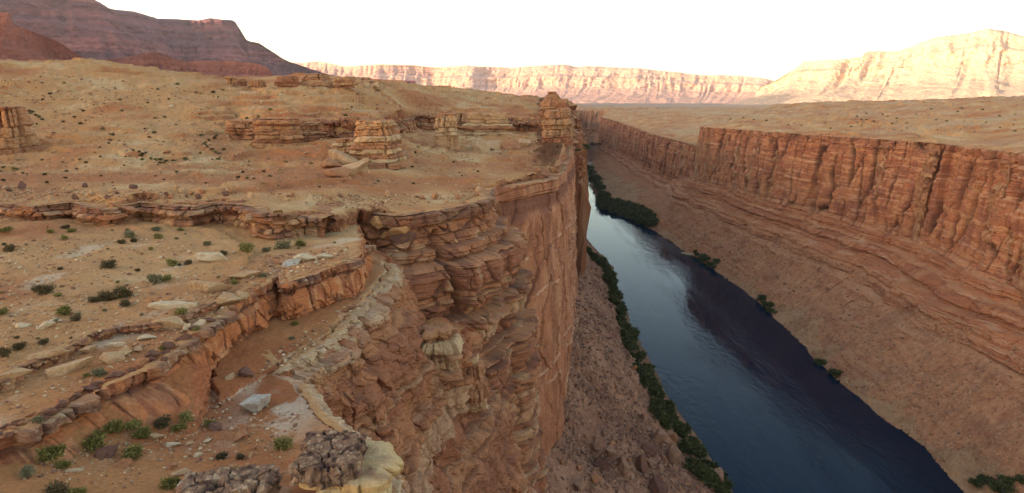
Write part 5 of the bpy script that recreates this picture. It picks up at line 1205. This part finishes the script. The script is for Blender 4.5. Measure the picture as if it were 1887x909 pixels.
rubble('hillside_gravel', [(HILL, .55), ([(0,345),(700,360),(890,345),(890,375),(650,385),(450,372),(0,372)], .25), (BENCH, .12), (LOW, .08)], 7000, 1.6, 6.0, [(.38,.24,.13),(.30,.14,.07),(.44,.31,.19),(.22,.11,.07)], flat, 3, 'loose gravel')
rubble('bench_gravel', [(BENCH, .45), (LOW, .25), ([(380,600),(420,540),(500,470),(640,455),(655,480),(510,515),(400,590)], .15), ([(430,740),(520,640),(690,530),(715,500),(640,600),(480,700)], .15)], 3200, 2.0, 10.0, [(.40,.26,.15),(.30,.15,.08),(.46,.33,.21),(.20,.10,.065),(.34,.18,.09)], flat, 13, 'gravel and chips on the benches')
rubble('talus_rubble', [(TALP, 1.0)], 5000, 2.0, 9.0, [(.22,.12,.08),(.28,.16,.10),(.15,.08,.06),(.19,.10,.07)], lambda s: s[2] == 20, 4, 'talus rubble')
rubble('far_talus_rubble', [([(1230,400),(1450,440),(1700,560),(1887,640),(1887,880),(1780,880),(1545,695),(1330,500)], 1.0)], 6000, 1.5, 5.0, [(.33,.19,.11),(.26,.13,.08),(.38,.24,.15),(.20,.10,.07)], lambda s: True, 5, 'talus rubble across the river')
print('rubble', time.time() - T0)

#@END
# ------------------------------------------------------------------ evening haze
def haze_box(x0, x1, y0, y1, z0, z1, dens, colour):
    V = [(x, y, z) for x in (x0, x1) for y in (y0, y1) for z in (z0, z1)]
    me = bpy.data.meshes.new('haze'); me.from_pydata(V, [], [(0,1,3,2),(4,6,7,5),(0,4,5,1),(2,3,7,6),(0,2,6,4),(1,5,7,3)])
    m = bpy.data.materials.new('haze_air'); m.use_nodes = True; t = m.node_tree; t.nodes.remove(t.nodes['Principled BSDF'])
    v = t.nodes.new('ShaderNodeVolumePrincipled'); v.inputs['Color'].default_value = (*colour, 1); v.inputs['Density'].default_value = dens
    t.links.new(v.outputs[0], t.nodes['Material Output'].inputs['Volume']); me.materials.append(m)
    o = bpy.data.objects.new('haze', me); COL.objects.link(o); tag(o, kind='stuff')
haze_box(-42000, 42000, -9000, 42000, -160, 900, 2.8e-5, (.88, .85, .95))

# ------------------------------------------------------------------ light, sky, camera
SUN_AZ, SUN_EL = math.radians(-110), math.radians(6.0)      # azimuth from +Y, clockwise positive
sd = np.array([math.sin(SUN_AZ) * math.cos(SUN_EL), math.cos(SUN_AZ) * math.cos(SUN_EL), math.sin(SUN_EL)])
w = bpy.data.worlds.new('World'); scene.world = w; w.use_nodes = True
t = w.node_tree; bg = t.nodes['Background']
sk = t.nodes.new('ShaderNodeTexSky'); sk.sky_type = 'NISHITA'; sk.sun_disc = False
sk.sun_elevation = SUN_EL; sk.sun_rotation = SUN_AZ; sk.dust_density = 2.5; sk.ozone_density = .1; sk.air_density = 1.0; sk.altitude = 1000
t.links.new(sk.outputs[0], bg.inputs[0]); bg.inputs[1].default_value = .15
ld = bpy.data.lights.new('sun', 'SUN'); ld.energy = 2.4; ld.angle = math.radians(.5); ld.color = (1, .80, .58)
lo = bpy.data.objects.new('sun', ld); COL.objects.link(lo)
from mathutils import Vector
lo.rotation_euler = Vector(sd).to_track_quat('Z', 'Y').to_euler()
cd = bpy.data.cameras.new('camera'); cam = bpy.data.objects.new('camera', cd); COL.objects.link(cam)
cd.sensor_fit = 'HORIZONTAL'; cd.angle = 2 * math.atan(943.5 / FPX); cd.clip_start = .5; cd.clip_end = 60000
cam.rotation_euler = (math.radians(90) - PITCH, 0, 0); scene.camera = cam
vs = scene.view_settings; vs.view_transform = 'Standard'; vs.look = 'None'; vs.gamma = 1; vs.exposure = 2.35
scene.render.engine = 'CYCLES'; scene.cycles.use_denoising = True
scene.cycles.max_bounces = 4; scene.cycles.diffuse_bounces = 3
print('done', time.time() - T0)
